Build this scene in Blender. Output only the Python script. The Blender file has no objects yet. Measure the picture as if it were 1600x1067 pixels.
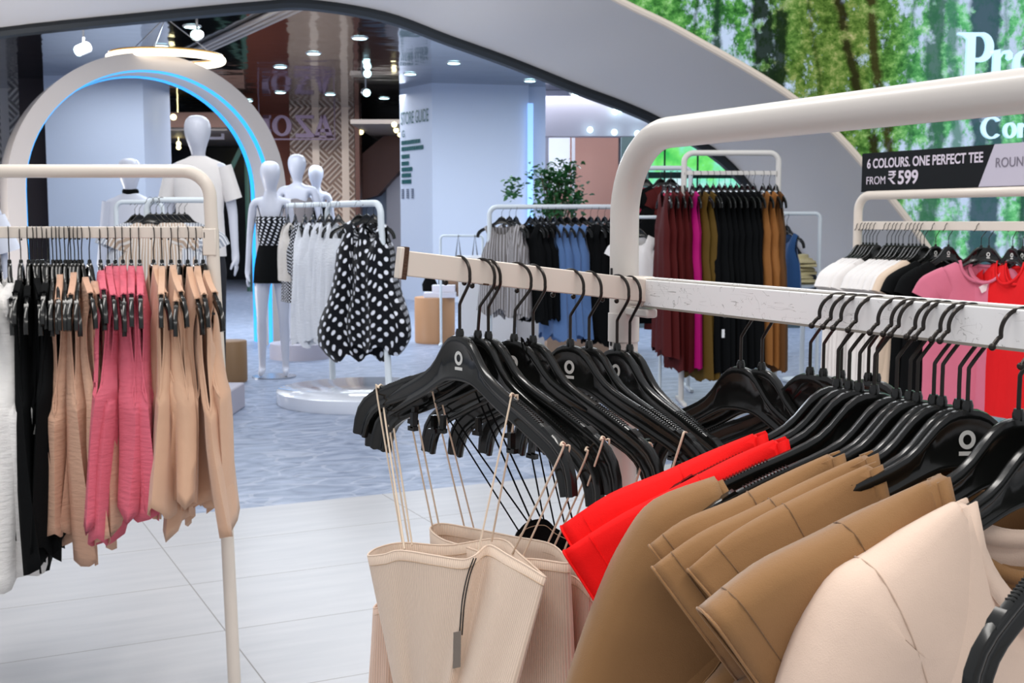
import bpy, bmesh, math, random
from mathutils import Vector, Matrix
random.seed(7)
PI = math.pi
sc = bpy.context.scene
COL = sc.collection
# ------------------------------------------------------------------ camera
F, W, H = 1900.0, 1600.0, 1067.0
CAMH = 1.35
TILT = math.atan(188.0 / F)
cam = bpy.data.objects.new('camera', bpy.data.cameras.new('camera'))
COL.objects.link(cam)
cam.location = (0, 0, CAMH)
cam.rotation_euler = (PI / 2 - TILT, 0, 0)
cam.data.sensor_width = 36.0
cam.data.lens = 36.0 * F / W
cam.data.clip_start = 0.05
cam.data.clip_end = 200
cam.data.dof.use_dof = True
cam.data.dof.focus_distance = 1.55
cam.data.dof.aperture_fstop = 20.0
sc.camera = cam
# ------------------------------------------------------------------ exposure
sc.view_settings.view_transform = 'Standard'
sc.view_settings.look = 'None'
sc.view_settings.gamma = 1
sc.view_settings.use_curve_mapping = False
sc.view_settings.exposure = 0.0
# ------------------------------------------------------------------ world
wd = bpy.data.worlds.new('world'); sc.world = wd; wd.use_nodes = True
bg = wd.node_tree.nodes['Background']
bg.inputs[0].default_value = (0.93, 0.95, 1.0, 1); bg.inputs[1].default_value = 0.62
# ------------------------------------------------------------------ large lights
def area(name, loc, size, power, col=(1, 1, 1), rot=(0, 0, 0)):
    l = bpy.data.lights.new(name, 'AREA'); l.shape = 'RECTANGLE'; l.size = size[0]; l.size_y = size[1]
    l.energy = power; l.color = col
    o = bpy.data.objects.new(name, l); COL.objects.link(o); o.location = loc; o.rotation_euler = rot
    return o
area('shop_light', (-1.6, 3.2, 4.3), (0.5, 5.0), 95, (1.0, 0.965, 0.92))
area('shop_light', (1.3, 1.6, 4.3), (0.4, 4.0), 85, (1.0, 0.965, 0.92))
area('shop_light', (0.2, -1.2, 4.3), (3.0, 0.5), 60, (1.0, 0.965, 0.92))
area('shop_light', (0.0, 6.8, 4.3), (6.0, 0.5), 85, (0.95, 0.97, 1.0))
area('mall_light', (-3.2, 14.5, 3.5), (5.0, 1.0), 300, (0.82, 0.90, 1.0))
area('mall_light', (2.5, 15.5, 3.5), (4.0, 1.0), 260, (0.82, 0.90, 1.0))
area('mall_light', (-1.0, 21.5, 3.5), (14.0, 1.0), 300, (0.88, 0.92, 1.0))
area('mall_light', (-1.5, 18.0, 3.5), (11.0, 0.8), 150, (0.84, 0.91, 1.0))  # extra fill added to brighten the far columns
area('mall_light', (-1.0, 10.4, 3.45), (5.0, 0.7), 110, (0.84, 0.91, 1.0))
area('added_soffit_fill', (-5.6, 10.5, .35), (1.6, 2.0), 105, (1.0, .96, .92), (0, math.radians(-125), 0))  # unseen fill light, added at floor level to brighten the arch soffit
area('added_soffit_fill', (4.0, 10.6, .12), (0.5, 1.2), 14, (1.0, .96, .92), (PI, 0, 0))  # second added fill, aimed up at the right side of the soffit
sc.cycles.use_denoising = True
sc.cycles.max_bounces = 6
sc.cycles.sample_clamp_indirect = 6

# ------------------------------------------------------------------ helpers
def at(px, py, d):
    """point at world depth d (metres in front of the camera) seen at photo pixel px,py"""
    cx = (px - W / 2) / F; cy = -(py - H / 2) / F
    v = Vector((cx, math.cos(TILT) + cy * math.sin(TILT), -math.sin(TILT) + cy * math.cos(TILT)))
    return Vector((v.x * d / v.y, d, CAMH + v.z * d / v.y))
def hexc(s, a=1.0):
    s = s.lstrip('#'); r = []
    for i in (0, 2, 4):
        c = int(s[i:i + 2], 16) / 255
        r.append(c / 12.92 if c <= 0.04045 else ((c + 0.055) / 1.055) ** 2.4)
    return (r[0], r[1], r[2], a)
MATS = {}
def mat(name, col, rough=0.5, metal=0.0, bump=0.0, bscale=200.0, var=0.0, vscale=6.0, emit=None, estr=0.0,
        sheen=0.0, coat=0.0, stretch=(1, 1, 1), trans=0.0, spec=0.5):
    if name in MATS: return MATS[name]
    m = bpy.data.materials.new(name); m.use_nodes = True
    n = m.node_tree.nodes; l = m.node_tree.links
    b = n['Principled BSDF']
    if isinstance(col, str): col = hexc(col)
    b.inputs['Base Color'].default_value = col
    b.inputs['Roughness'].default_value = rough
    b.inputs['Metallic'].default_value = metal
    b.inputs['Specular IOR Level'].default_value = spec
    if sheen: b.inputs['Sheen Weight'].default_value = sheen
    if coat: b.inputs['Coat Weight'].default_value = coat; b.inputs['Coat Roughness'].default_value = 0.08
    if trans: b.inputs['Transmission Weight'].default_value = trans
    if emit:
        b.inputs['Emission Color'].default_value = hexc(emit) if isinstance(emit, str) else emit
        b.inputs['Emission Strength'].default_value = estr
    tc = n.new('ShaderNodeTexCoord'); mp = n.new('ShaderNodeMapping'); mp.inputs['Scale'].default_value = stretch
    l.new(tc.outputs['Object'], mp.inputs[0])
    if bump:
        t = n.new('ShaderNodeTexNoise'); t.inputs['Scale'].default_value = bscale; t.inputs['Detail'].default_value = 3
        l.new(mp.outputs[0], t.inputs['Vector'])
        bp = n.new('ShaderNodeBump'); bp.inputs['Strength'].default_value = bump; bp.inputs['Distance'].default_value = 0.004
        l.new(t.outputs['Fac'], bp.inputs['Height']); l.new(bp.outputs[0], b.inputs['Normal'])
    if var:
        t = n.new('ShaderNodeTexNoise'); t.inputs['Scale'].default_value = vscale; t.inputs['Detail'].default_value = 4
        l.new(mp.outputs[0], t.inputs['Vector'])
        mx = n.new('ShaderNodeMix'); mx.data_type = 'RGBA'
        mx.inputs['A'].default_value = tuple(c * (1 - var) for c in col[:3]) + (1,)
        mx.inputs['B'].default_value = tuple(min(1, c * (1 + var)) for c in col[:3]) + (1,)
        l.new(t.outputs['Fac'], mx.inputs['Factor']); l.new(mx.outputs['Result'], b.inputs['Base Color'])
    MATS[name] = m
    return m
def nodes(m): return m.node_tree.nodes, m.node_tree.links
def N(m, t, **kw):
    x = m.node_tree.nodes.new(t)
    for k, v in kw.items():
        if k.startswith('i_'): x.inputs[k[2:]].default_value = v
        else: setattr(x, k, v)
    return x
def mth(m, op, a, b=None, c=None):
    x = m.node_tree.nodes.new('ShaderNodeMath'); x.operation = op
    for i, v in enumerate((a, b, c)):
        if v is None: continue
        if isinstance(v, (int, float)): x.inputs[i].default_value = v
        else: m.node_tree.links.new(v, x.inputs[i])
    return x.outputs[0]
def mixc(m, f, a, b):
    x = m.node_tree.nodes.new('ShaderNodeMix'); x.data_type = 'RGBA'
    for k, v in (('Factor', f), ('A', a), ('B', b)):
        if isinstance(v, (int, float, tuple)): x.inputs[k].default_value = v
        else: m.node_tree.links.new(v, x.inputs[k])
    return x.outputs['Result']
def ramp(m, f, stops, interp='LINEAR'):
    x = m.node_tree.nodes.new('ShaderNodeValToRGB'); x.color_ramp.interpolation = interp
    while len(x.color_ramp.elements) < len(stops): x.color_ramp.elements.new(0.5)
    for e, (p, c) in zip(x.color_ramp.elements, stops):
        e.position = p; e.color = hexc(c) if isinstance(c, str) else c
    m.node_tree.links.new(f, x.inputs[0]); return x.outputs[0]

def link(o, parent=None):
    COL.objects.link(o)
    if parent is not None: o.parent = parent
    return o
def mesh(name, verts, faces, m=None, parent=None, smooth=True, uvs=None, angle=40, loc=None):
    me = bpy.data.meshes.new(name); me.from_pydata([tuple(v) for v in verts], [], faces)
    if uvs:
        ul = me.uv_layers.new(name='uv')
        for p in me.polygons:
            for li in p.loop_indices: ul.data[li].uv = uvs[me.loops[li].vertex_index]
    bmm = bmesh.new(); bmm.from_mesh(me); bmesh.ops.recalc_face_normals(bmm, faces=bmm.faces); bmm.to_mesh(me); bmm.free()
    if smooth:
        for p in me.polygons: p.use_smooth = True
        me.set_sharp_from_angle(angle=math.radians(angle))
    if m: me.materials.append(m)
    o = bpy.data.objects.new(name, me)
    if loc is not None: o.location = loc
    return link(o, parent)
class MB:
    def __init__(s): s.v = []; s.f = []
    def add(s, v, f):
        k = len(s.v); s.v += [Vector(x) for x in v]; s.f += [tuple(i + k for i in q) for q in f]
    def box(s, x0, x1, y0, y1, z0, z1):
        s.add([(x, y, z) for x in (x0, x1) for y in (y0, y1) for z in (z0, z1)],
              [(0, 1, 3, 2), (4, 6, 7, 5), (0, 4, 5, 1), (2, 3, 7, 6), (0, 2, 6, 4), (1, 5, 7, 3)])
    def obox(s, c, ax, ay, az):
        c = Vector(c); ax = Vector(ax); ay = Vector(ay); az = Vector(az)
        s.add([c + i * ax + j * ay + k * az for i in (-1, 1) for j in (-1, 1) for k in (-1, 1)],
              [(0, 1, 3, 2), (4, 6, 7, 5), (0, 4, 5, 1), (2, 3, 7, 6), (0, 2, 6, 4), (1, 5, 7, 3)])
    def tube(s, pts, r, n=10, closed=False, rad=None, cap=True):
        pts = [Vector(p) for p in pts]; m = len(pts); ring = []
        t0 = (pts[1] - pts[0]).normalized()
        up = Vector((0, 0, 1)) if abs(t0.z) < 0.9 else Vector((1, 0, 0))
        nrm = t0.cross(up).normalized(); vs = []
        for i, p in enumerate(pts):
            if closed: t = (pts[(i + 1) % m] - pts[i - 1]).normalized()
            else: t = (pts[min(i + 1, m - 1)] - pts[max(i - 1, 0)]).normalized()
            nrm = (nrm - t * nrm.dot(t)).normalized(); bi = t.cross(nrm)
            rr = rad[i] if rad else r
            for k in range(n):
                a = 2 * PI * k / n; vs.append(p + (nrm * math.cos(a) + bi * math.sin(a)) * rr)
        fs = []
        for i in range(m if closed else m - 1):
            for k in range(n):
                a = i * n + k; b = i * n + (k + 1) % n; j = ((i + 1) % m) * n
                fs.append((a, b, j + (k + 1) % n, j + k))
        if not closed and cap: fs.append(tuple(range(n))[::-1]); fs.append(tuple((m - 1) * n + k for k in range(n)))
        s.add(vs, fs)
    def lathe(s, prof, n=32, c=(0, 0, 0), sx=1, sy=1):
        c = Vector(c); vs = []; fs = []
        for r, z in prof:
            for k in range(n):
                a = 2 * PI * k / n; vs.append(c + Vector((r * math.cos(a) * sx, r * math.sin(a) * sy, z)))
        for i in range(len(prof) - 1):
            for k in range(n): fs.append((i * n + k, i * n + (k + 1) % n, (i + 1) * n + (k + 1) % n, (i + 1) * n + k))
        fs.append(tuple(range(n))[::-1]); fs.append(tuple((len(prof) - 1) * n + k for k in range(n)))
        s.add(vs, fs)
    def sphere(s, c, r, n=12):
        prof = [(max(1e-4, r * math.sin(PI * i / n)), -r * math.cos(PI * i / n)) for i in range(n + 1)]
        s.lathe(prof, n * 2, c)
    def build(s, name, m=None, parent=None, smooth=True, angle=40, bevel=0.0, loc=None):
        o = mesh(name, s.v, s.f, m, parent, smooth, angle=angle, loc=loc)
        if bevel:
            b = o.modifiers.new('bevel', 'BEVEL'); b.width = bevel; b.segments = 2; b.limit_method = 'ANGLE'
        return o
def smoothpts(pts, k=6, closed=False):
    pts = [Vector(p) for p in pts]; n = len(pts); out = []
    rng = n if closed else n - 1
    for i in range(rng):
        if closed: p0, p1, p2, p3 = pts[i - 1], pts[i], pts[(i + 1) % n], pts[(i + 2) % n]
        else: p0, p1, p2, p3 = pts[max(i - 1, 0)], pts[i], pts[i + 1], pts[min(i + 2, n - 1)]
        for j in range(k):
            t = j / k
            out.append(0.5 * ((2 * p1) + (p2 - p0) * t + (2 * p0 - 5 * p1 + 4 * p2 - p3) * t * t + (3 * p1 - p0 - 3 * p2 + p3) * t ** 3))
    if not closed: out.append(pts[-1])
    return out
def tag(o, label, cat, group=None, kind=None):
    o['label'] = label; o['category'] = cat
    if group: o['group'] = group
    if kind: o['kind'] = kind
    return o
def empty(name, loc=(0, 0, 0), rz=0, label=None, cat=None, group=None):
    o = bpy.data.objects.new(name, None); o.empty_display_size = 0.05; COL.objects.link(o); o.location = loc; o.rotation_euler = (0, 0, rz)
    if label: tag(o, label, cat, group)
    return o
def struct(o):
    o['kind'] = 'structure'; return o
def text(s, size, m, parent=None, name='lettering', loc=(0, 0, 0), rot=(PI / 2, 0, 0), ext=0.0005, bold=0.0, align='LEFT', sx=1.0):
    c = bpy.data.curves.new(name, 'FONT'); c.body = s; c.size = size; c.extrude = ext; c.offset = bold; c.align_x = align
    c.materials.append(m)
    o = bpy.data.objects.new(name, c); COL.objects.link(o); bpy.context.view_layer.update()
    me = bpy.data.meshes.new_from_object(o.evaluated_get(bpy.context.evaluated_depsgraph_get())); bpy.data.objects.remove(o)
    if not me.materials: me.materials.append(m)
    o = bpy.data.objects.new(name, me); link(o, parent); o.location = loc; o.rotation_euler = rot; o.scale = (sx, 1, 1)
    return o
ORD = ['first', 'second', 'third', 'fourth', 'fifth', 'sixth', 'seventh', 'eighth', 'ninth', 'tenth', 'eleventh', 'twelfth',
       'thirteenth', 'fourteenth', 'fifteenth', 'sixteenth', 'seventeenth', 'eighteenth', 'nineteenth', 'twentieth',
       'twenty-first', 'twenty-second', 'twenty-third', 'twenty-fourth', 'twenty-fifth', 'twenty-sixth', 'twenty-seventh',
       'twenty-eighth', 'twenty-ninth', 'thirtieth', 'thirty-first', 'thirty-second', 'thirty-third', 'thirty-fourth']
# directions in the shop: tiles and racks are turned 26 degrees against the view
D1 = Vector((-0.44, 0.898, 0)); D2 = Vector((0.898, 0.44, 0))

# ------------------------------------------------------------------ materials
M_white = mat('white_enamel', '#d6d0ca', 0.36, coat=0.25, var=0.03, vscale=9)
M_cream = mat('cream_enamel', '#e0d5c9', 0.38, coat=0.2, var=0.04, vscale=14)
M_wall = mat('white_wall_paint', '#d3dae8', 0.55, var=0.02, vscale=1)
M_black = mat('black_plastic', (0.007, 0.0075, 0.007, 1), 0.2, coat=0.15, spec=.4)
M_blackm = mat('black_wire', (0.035, 0.03, 0.027, 1), 0.28, metal=0.75)
M_logo = mat('logo_print', '#d8d8d4', 0.5)
M_dark = mat('black_rubber', (0.01, 0.01, 0.01, 1), 0.6)
M_steel = mat('steel', '#b9bcc2', 0.25, metal=0.9)
M_rust = mat('rusty_steel', '#4a2f1e', 0.7, bump=0.6, bscale=300, var=0.5, vscale=60)
M_mann = mat('mannequin_white', '#cdd1de', 0.38, coat=0.15)

def m_chipped():
    m = mat('scuffed_white_paint', '#f6f5f5', 0.42, coat=0.15)
    n, l = nodes(m); b = n['Principled BSDF']
    tc = n.new('ShaderNodeTexCoord')
    outs = []
    for sca, st, th in (((9, 40, 90), 1.0, 0.49), ((30, 50, 22), 1.7, 0.487), ((60, 40, 45), 2.2, 0.485)):
        mp = N(m, 'ShaderNodeMapping'); mp.inputs['Scale'].default_value = sca; mp.inputs['Rotation'].default_value = (0, 0.5 * st, 0.3)
        l.new(tc.outputs['Object'], mp.inputs[0])
        t = N(m, 'ShaderNodeTexNoise', i_Scale=1.2, i_Detail=2.0); l.new(mp.outputs[0], t.inputs['Vector'])
        d = mth(m, 'ABSOLUTE', mth(m, 'SUBTRACT', t.outputs['Fac'], 0.5))
        t2 = N(m, 'ShaderNodeTexNoise', i_Scale=28.0 * st, i_Detail=1.0); l.new(tc.outputs['Object'], t2.inputs['Vector'])
        outs.append(mth(m, 'MULTIPLY', mth(m, 'LESS_THAN', d, 0.0045), mth(m, 'GREATER_THAN', t2.outputs['Fac'], 0.56)))
    f = mth(m, 'MAXIMUM', mth(m, 'MAXIMUM', outs[0], outs[1]), outs[2])
    l.new(mixc(m, mth(m, 'MULTIPLY', f, 0.5), hexc('#f6f5f5'), hexc('#6d6862')), b.inputs['Base Color'])
    return m
M_scuff = m_chipped()

def m_tile():
    m = mat('floor_tile', '#cfd0d4', 0.3)
    n, l = nodes(m); b = n['Principled BSDF']
    tc = n.new('ShaderNodeTexCoord'); sp = N(m, 'ShaderNodeSeparateXYZ'); l.new(tc.outputs['Object'], sp.inputs[0])
    def line(axis, per, off):
        x = mth(m, 'ADD', sp.outputs[axis], off)
        x = mth(m, 'PINGPONG', x, per / 2)
        return mth(m, 'LESS_THAN', x, 0.0022)
    g = mth(m, 'MAXIMUM', line('X', 1.165, 11.65 - 0.87), line('Y', 0.57, 5.7 - 3.935))
    mp = N(m, 'ShaderNodeMapping'); mp.inputs['Scale'].default_value = (1.2, 9, 1); l.new(tc.outputs['Object'], mp.inputs[0])
    t = N(m, 'ShaderNodeTexNoise', i_Scale=2.0, i_Detail=5.0); l.new(mp.outputs[0], t.inputs['Vector'])
    c = ramp(m, t.outputs['Fac'], [(0.3, '#b0b1b5'), (0.7, '#bbbbbe')])
    l.new(mixc(m, g, c, hexc('#8d8b8a')), b.inputs['Base Color'])
    l.new(mth(m, 'ADD', mth(m, 'MULTIPLY', g, 0.4), 0.34), b.inputs['Roughness']); b.inputs['Specular IOR Level'].default_value = 0.35
    return m
def m_carpet():
    m = mat('patterned_vinyl_floor', '#9fb0cc', 0.42, spec=.3)
    n, l = nodes(m); b = n['Principled BSDF']
    tc = n.new('ShaderNodeTexCoord')
    t0 = N(m, 'ShaderNodeTexNoise', i_Scale=1.7, i_Detail=3.0); l.new(tc.outputs['Object'], t0.inputs['Vector'])
    mp = N(m, 'ShaderNodeMapping'); mp.inputs['Scale'].default_value = (3.2, 5.5, 1); l.new(tc.outputs['Object'], mp.inputs[0])
    ad = N(m, 'ShaderNodeVectorMath', operation='MULTIPLY_ADD')
    l.new(t0.outputs['Color'], ad.inputs[0]); ad.inputs[1].default_value = (2.2, 2.2, 0); l.new(mp.outputs[0], ad.inputs[2])
    v = N(m, 'ShaderNodeTexVoronoi', feature='DISTANCE_TO_EDGE', i_Scale=0.9); l.new(ad.outputs[0], v.inputs['Vector'])
    v2 = N(m, 'ShaderNodeTexNoise', i_Scale=2.4, i_Detail=6.0); l.new(ad.outputs[0], v2.inputs['Vector'])
    base = ramp(m, v2.outputs['Fac'], [(0.30, '#717d94'), (0.5, '#8b97ae'), (0.7, '#a0abc0')])
    f = mth(m, 'MULTIPLY', mth(m, 'LESS_THAN', v.outputs['Distance'], 0.03), 0.32)
    l.new(mixc(m, f, base, hexc('#c2c6d2')), b.inputs['Base Color'])
    return m

# ================================================================== SHELL
ANG = math.atan2(0.44, 0.898)
def floor_poly(name, pts, m, z=0.0):
    o = mesh(name, [(x, y, 0) for x, y in pts], [tuple(range(len(pts)))], m, smooth=False)
    o.rotation_euler = (0, 0, ANG); o.location = (0, 0, z); return struct(o)
floor_poly('floor', [(-14, -7), (14, -7), (14, 5.62), (-14, 5.62)], m_tile())
floor_poly('floor_patterned', [(-26, 5.62), (26, 5.62), (26, 34), (-26, 34)], m_carpet())

YN, YF = 9.3, 11.8
near_px = [(-740, 621), (-735, 540), (-690, 450), (-640, 375), (-575, 290), (-440, 155), (-300, 70), (-170, 5), (0, -95), (200, -165), (400, -190),
           (600, -165), (800, -88), (970, 3), (1040, 37), (1100, 70), (1170, 110), (1240, 155), (1310, 214), (1375, 290), (1440, 375), (1490, 455), (1525, 540), (1537, 621)]
far_px = [(-700, 562), (-690, 500), (-660, 420), (-610, 340), (-550, 270), (-400, 170), (-250, 105), (-120, 70), (0, 45), (240, 20), (400, 5),
          (480, 1), (600, 20), (700, 56), (800, 92), (905, 134), (975, 160), (1040, 190), (1130, 244), (1200, 325), (1262, 415), (1300, 480), (1318, 530), (1322, 562)]
nearc = smoothpts([at(x, y, YN) for x, y in near_px], 5)
farc = smoothpts([at(x, y, YF) for x, y in far_px], 5)
def strip(name, A, B, m, smooth=True):
    n = len(A); return mesh(name, list(A) + list(B), [(i, i + 1, n + i + 1, n + i) for i in range(n - 1)], m, smooth=smooth)
M_soffit = mat('arch_paint', '#cfcac6', 0.6)
struct(strip('trim_1', nearc, farc, M_soffit))
# wall face round the arch, from the arch curve out to a rectangle
def ringwall(name, curve, y, m, x0, x1, ztop, th, part=None):
    cen = Vector((0, y, 0.0)); cen.x = (curve[0].x + curve[-1].x) / 2; out = []
    for p in curve:
        d = p - cen; d.y = 0; s = []
        if abs(d.x) > 1e-6: s.append(((x1 if d.x > 0 else x0) - cen.x) / d.x)
        if d.z > 1e-6: s.append(ztop / d.z)
        out.append(cen + d * min(s))
    if part: idx = [i for i, p in enumerate(curve) if part(p)]
    else: idx = list(range(len(curve)))
    A = [curve[i] for i in idx]; B = [out[i] for i in idx]; n = len(A)
    vs = A + B + [p + Vector((0, th, 0)) for p in A] + [p + Vector((0, th, 0)) for p in B]
    fs = []
    for i in range(n - 1):
        fs += [(i, i + 1, n + i + 1, n + i), (2 * n + i, 2 * n + i + 1, 3 * n + i + 1, 3 * n + i), (i, i + 1, 2 * n + i + 1, 2 * n + i), (n + i, n + i + 1, 3 * n + i + 1, 3 * n + i)]
    return mesh(name, vs, fs, m, smooth=False)
struct(ringwall('wall_front', nearc, YN + 0.06, M_soffit, -9, 9, 5.6, 0.12))
M_darktrim = mat('dark_trim_paint', '#20262b', 0.4)
struct(ringwall('wall_far', farc, YF + 0.02, M_darktrim, -12, 12, 5.6, 0.15))
mb = MB(); mb.tube([p + Vector((0, 0.0, -0.035)) for p in farc], 0.06, 8)
struct(mb.build('trim_2', M_darktrim))
mb = MB(); mb.tube([p + Vector((0, -0.02, 0.0)) for p in nearc], 0.028, 8)
struct(mb.build('trim_3', mat('arch_edge_cream', '#e6d8c8', 0.5)))

# forest mural: a backlit printed wall panel to the right of the arch
def m_forest():
    m = bpy.data.materials.new('backlit_forest_print'); m.use_nodes = True
    n, l = nodes(m); n.clear()
    out = N(m, 'ShaderNodeOutputMaterial'); em = N(m, 'ShaderNodeEmission'); l.new(em.outputs[0], out.inputs[0])
    tc = N(m, 'ShaderNodeTexCoord'); sp = N(m, 'ShaderNodeSeparateXYZ'); l.new(tc.outputs['Object'], sp.inputs[0])
    X, Z = sp.outputs['X'], sp.outputs['Z']
    def noise(s, det=4, sc3=(1, 1, 1), off=(0, 0, 0), rough=0.6):
        mp = N(m, 'ShaderNodeMapping'); mp.inputs['Scale'].default_value = sc3; mp.inputs['Location'].default_value = off
        l.new(tc.outputs['Object'], mp.inputs[0])
        t = N(m, 'ShaderNodeTexNoise', i_Scale=s, i_Detail=det + 1, i_Roughness=rough); l.new(mp.outputs[0], t.inputs['Vector']); return t.outputs['Fac']
    big = noise(1.3, 2); fine = noise(13, 6, (1, 1, 1.2), rough=0.78); mid = noise(4.2, 5, off=(3, 0, 1)); holes = noise(6.5, 6, (1.2, 1, 0.8), (7, 0, 2), 0.72)
    leafmix = mth(m, 'ADD', mth(m, 'MULTIPLY', fine, 0.66), mth(m, 'MULTIPLY', mid, 0.34))
    leaf = ramp(m, leafmix, [(0.32, '#143418'), (0.43, '#2f6430'), (0.51, '#4f9446'), (0.58, '#82c46c'), (0.68, '#cfeeca')])
    mint = ramp(m, leafmix, [(0.32, '#2f7350'), (0.43, '#4fa86c'), (0.51, '#74d08a'), (0.59, '#a5ecc0'), (0.69, '#cdf3f4')])
    warm = ramp(m, leafmix, [(0.32, '#232f12'), (0.43, '#3f5a22'), (0.51, '#66823a'), (0.60, '#a5a86a'), (0.69, '#ecd3b0')])
    def px(v): return (v - 800) / F * YN
    fw = mth(m, 'SUBTRACT', 1.0, mth(m, 'MINIMUM', 1.0, mth(m, 'MULTIPLY', mth(m, 'ABSOLUTE', mth(m, 'SUBTRACT', X, px(1285))), 1.55)))
    fw = mth(m, 'MULTIPLY', fw, mth(m, 'MULTIPLY', big, 2.6)); fw = mth(m, 'MINIMUM', fw, 0.9)
    x = mth(m, 'MULTIPLY', mth(m, 'SUBTRACT', X, px(1385)), 1.9)
    fm = N(m, 'ShaderNodeClamp'); l.new(x, fm.inputs[0]); fm = fm.outputs[0]
    c = mixc(m, fm, leaf, mint); c = mixc(m, fw, c, warm)
    # sky seen between the leaves: left top and right side
    skyl = mth(m, 'SUBTRACT', 1.0, mth(m, 'MINIMUM', 1.0, mth(m, 'MULTIPLY', mth(m, 'ABSOLUTE', mth(m, 'SUBTRACT', X, px(1135))), 1.8)))
    skyr = mth(m, 'SUBTRACT', 1.0, mth(m, 'MINIMUM', 1.0, mth(m, 'MULTIPLY', mth(m, 'ABSOLUTE', mth(m, 'SUBTRACT', X, px(1500))), 1.2)))
    sk = mth(m, 'MAXIMUM', skyl, skyr)
    sf = mth(m, 'MULTIPLY', mth(m, 'SUBTRACT', mth(m, 'ADD', holes, mth(m, 'MULTIPLY', sk, 0.16)), 0.59), 10.0)
    cl = N(m, 'ShaderNodeClamp'); l.new(sf, cl.inputs[0])
    c = mixc(m, cl.outputs[0], c, hexc('#c9ddfb'))
    # trunks
    wob = mth(m, 'MULTIPLY', mth(m, 'SUBTRACT', noise(1.4, 3, (0.3, 1, 1), (1, 0, 5)), 0.5), 0.22)
    xw = mth(m, 'ADD', X, wob)
    for (p, slope, w, col, st) in ((1081, 0.02, 5, '#1b3422', .9), (1116, 0.05, 10, '#21402c', .95), (1190, 0.03, 21, '#1c2b1d', .97), (1215, -0.05, 14, '#1b2a1a', .95),
                                   (1010, -0.3, 5, '#28402c', .8), (1322, 0.22, 11, '#2c2a18', .95), (1362, 0.1, 11, '#39331d', .92), (1452, -0.02, 17, '#3a6a55', .9), (1478, .03, 12, '#468069', .8),
                                   (1528, 0.02, 27, '#3c5a66', .95), (1594, 0.0, 10, '#2c4d4a', .9), (1415, -.05, 6, '#3a7048', .8), (1560, .04, 6, '#3e7a62', .7), (1270, .12, 6, '#2b3a18', .8), (1655, 0, 22, '#34504e', .95), (1720, 0.05, 12, '#345850', .95), (1800, .0, 26, '#34504e', .95)):
        xx = mth(m, 'ADD', xw, mth(m, 'MULTIPLY', mth(m, 'SUBTRACT', Z, 2.6), slope))
        dd = mth(m, 'ABSOLUTE', mth(m, 'SUBTRACT', xx, px(p)))
        dd = mth(m, 'ADD', dd, mth(m, 'MULTIPLY', mth(m, 'SUBTRACT', fine, 0.5), 0.07))
        f = mth(m, 'MULTIPLY', mth(m, 'SUBTRACT', w / F * YN, dd), 28.0)
        k = N(m, 'ShaderNodeClamp'); l.new(f, k.inputs[0])
        leafover = mth(m, 'MULTIPLY', mth(m, 'SUBTRACT', mid, 0.56), 18.0); k2 = N(m, 'ShaderNodeClamp'); l.new(leafover, k2.inputs[0])
        ff = mth(m, 'MULTIPLY', mth(m, 'MULTIPLY', k.outputs[0], st), mth(m, 'SUBTRACT', 1.0, mth(m, 'MULTIPLY', k2.outputs[0], 0.75)))
        c = mixc(m, ff, c, hexc(col))
    l.new(c, em.inputs[0]); em.inputs[1].default_value = 0.92
    return m
mural = ringwall('forest_mural', nearc, YN, m_forest(), -9, 6.6, 4.6, 0.035, part=lambda p: p.x > 0.2)
tag(mural, 'backlit forest photo wall with tree trunks and bright green leaves', 'mural')
M_glow = mat('lit_letter_face', '#cfeaff', 0.4, emit='#b9e4fb', estr=0.75)
M_glow2 = mat('letter_side', '#8fa6bd', 0.4)
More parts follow.
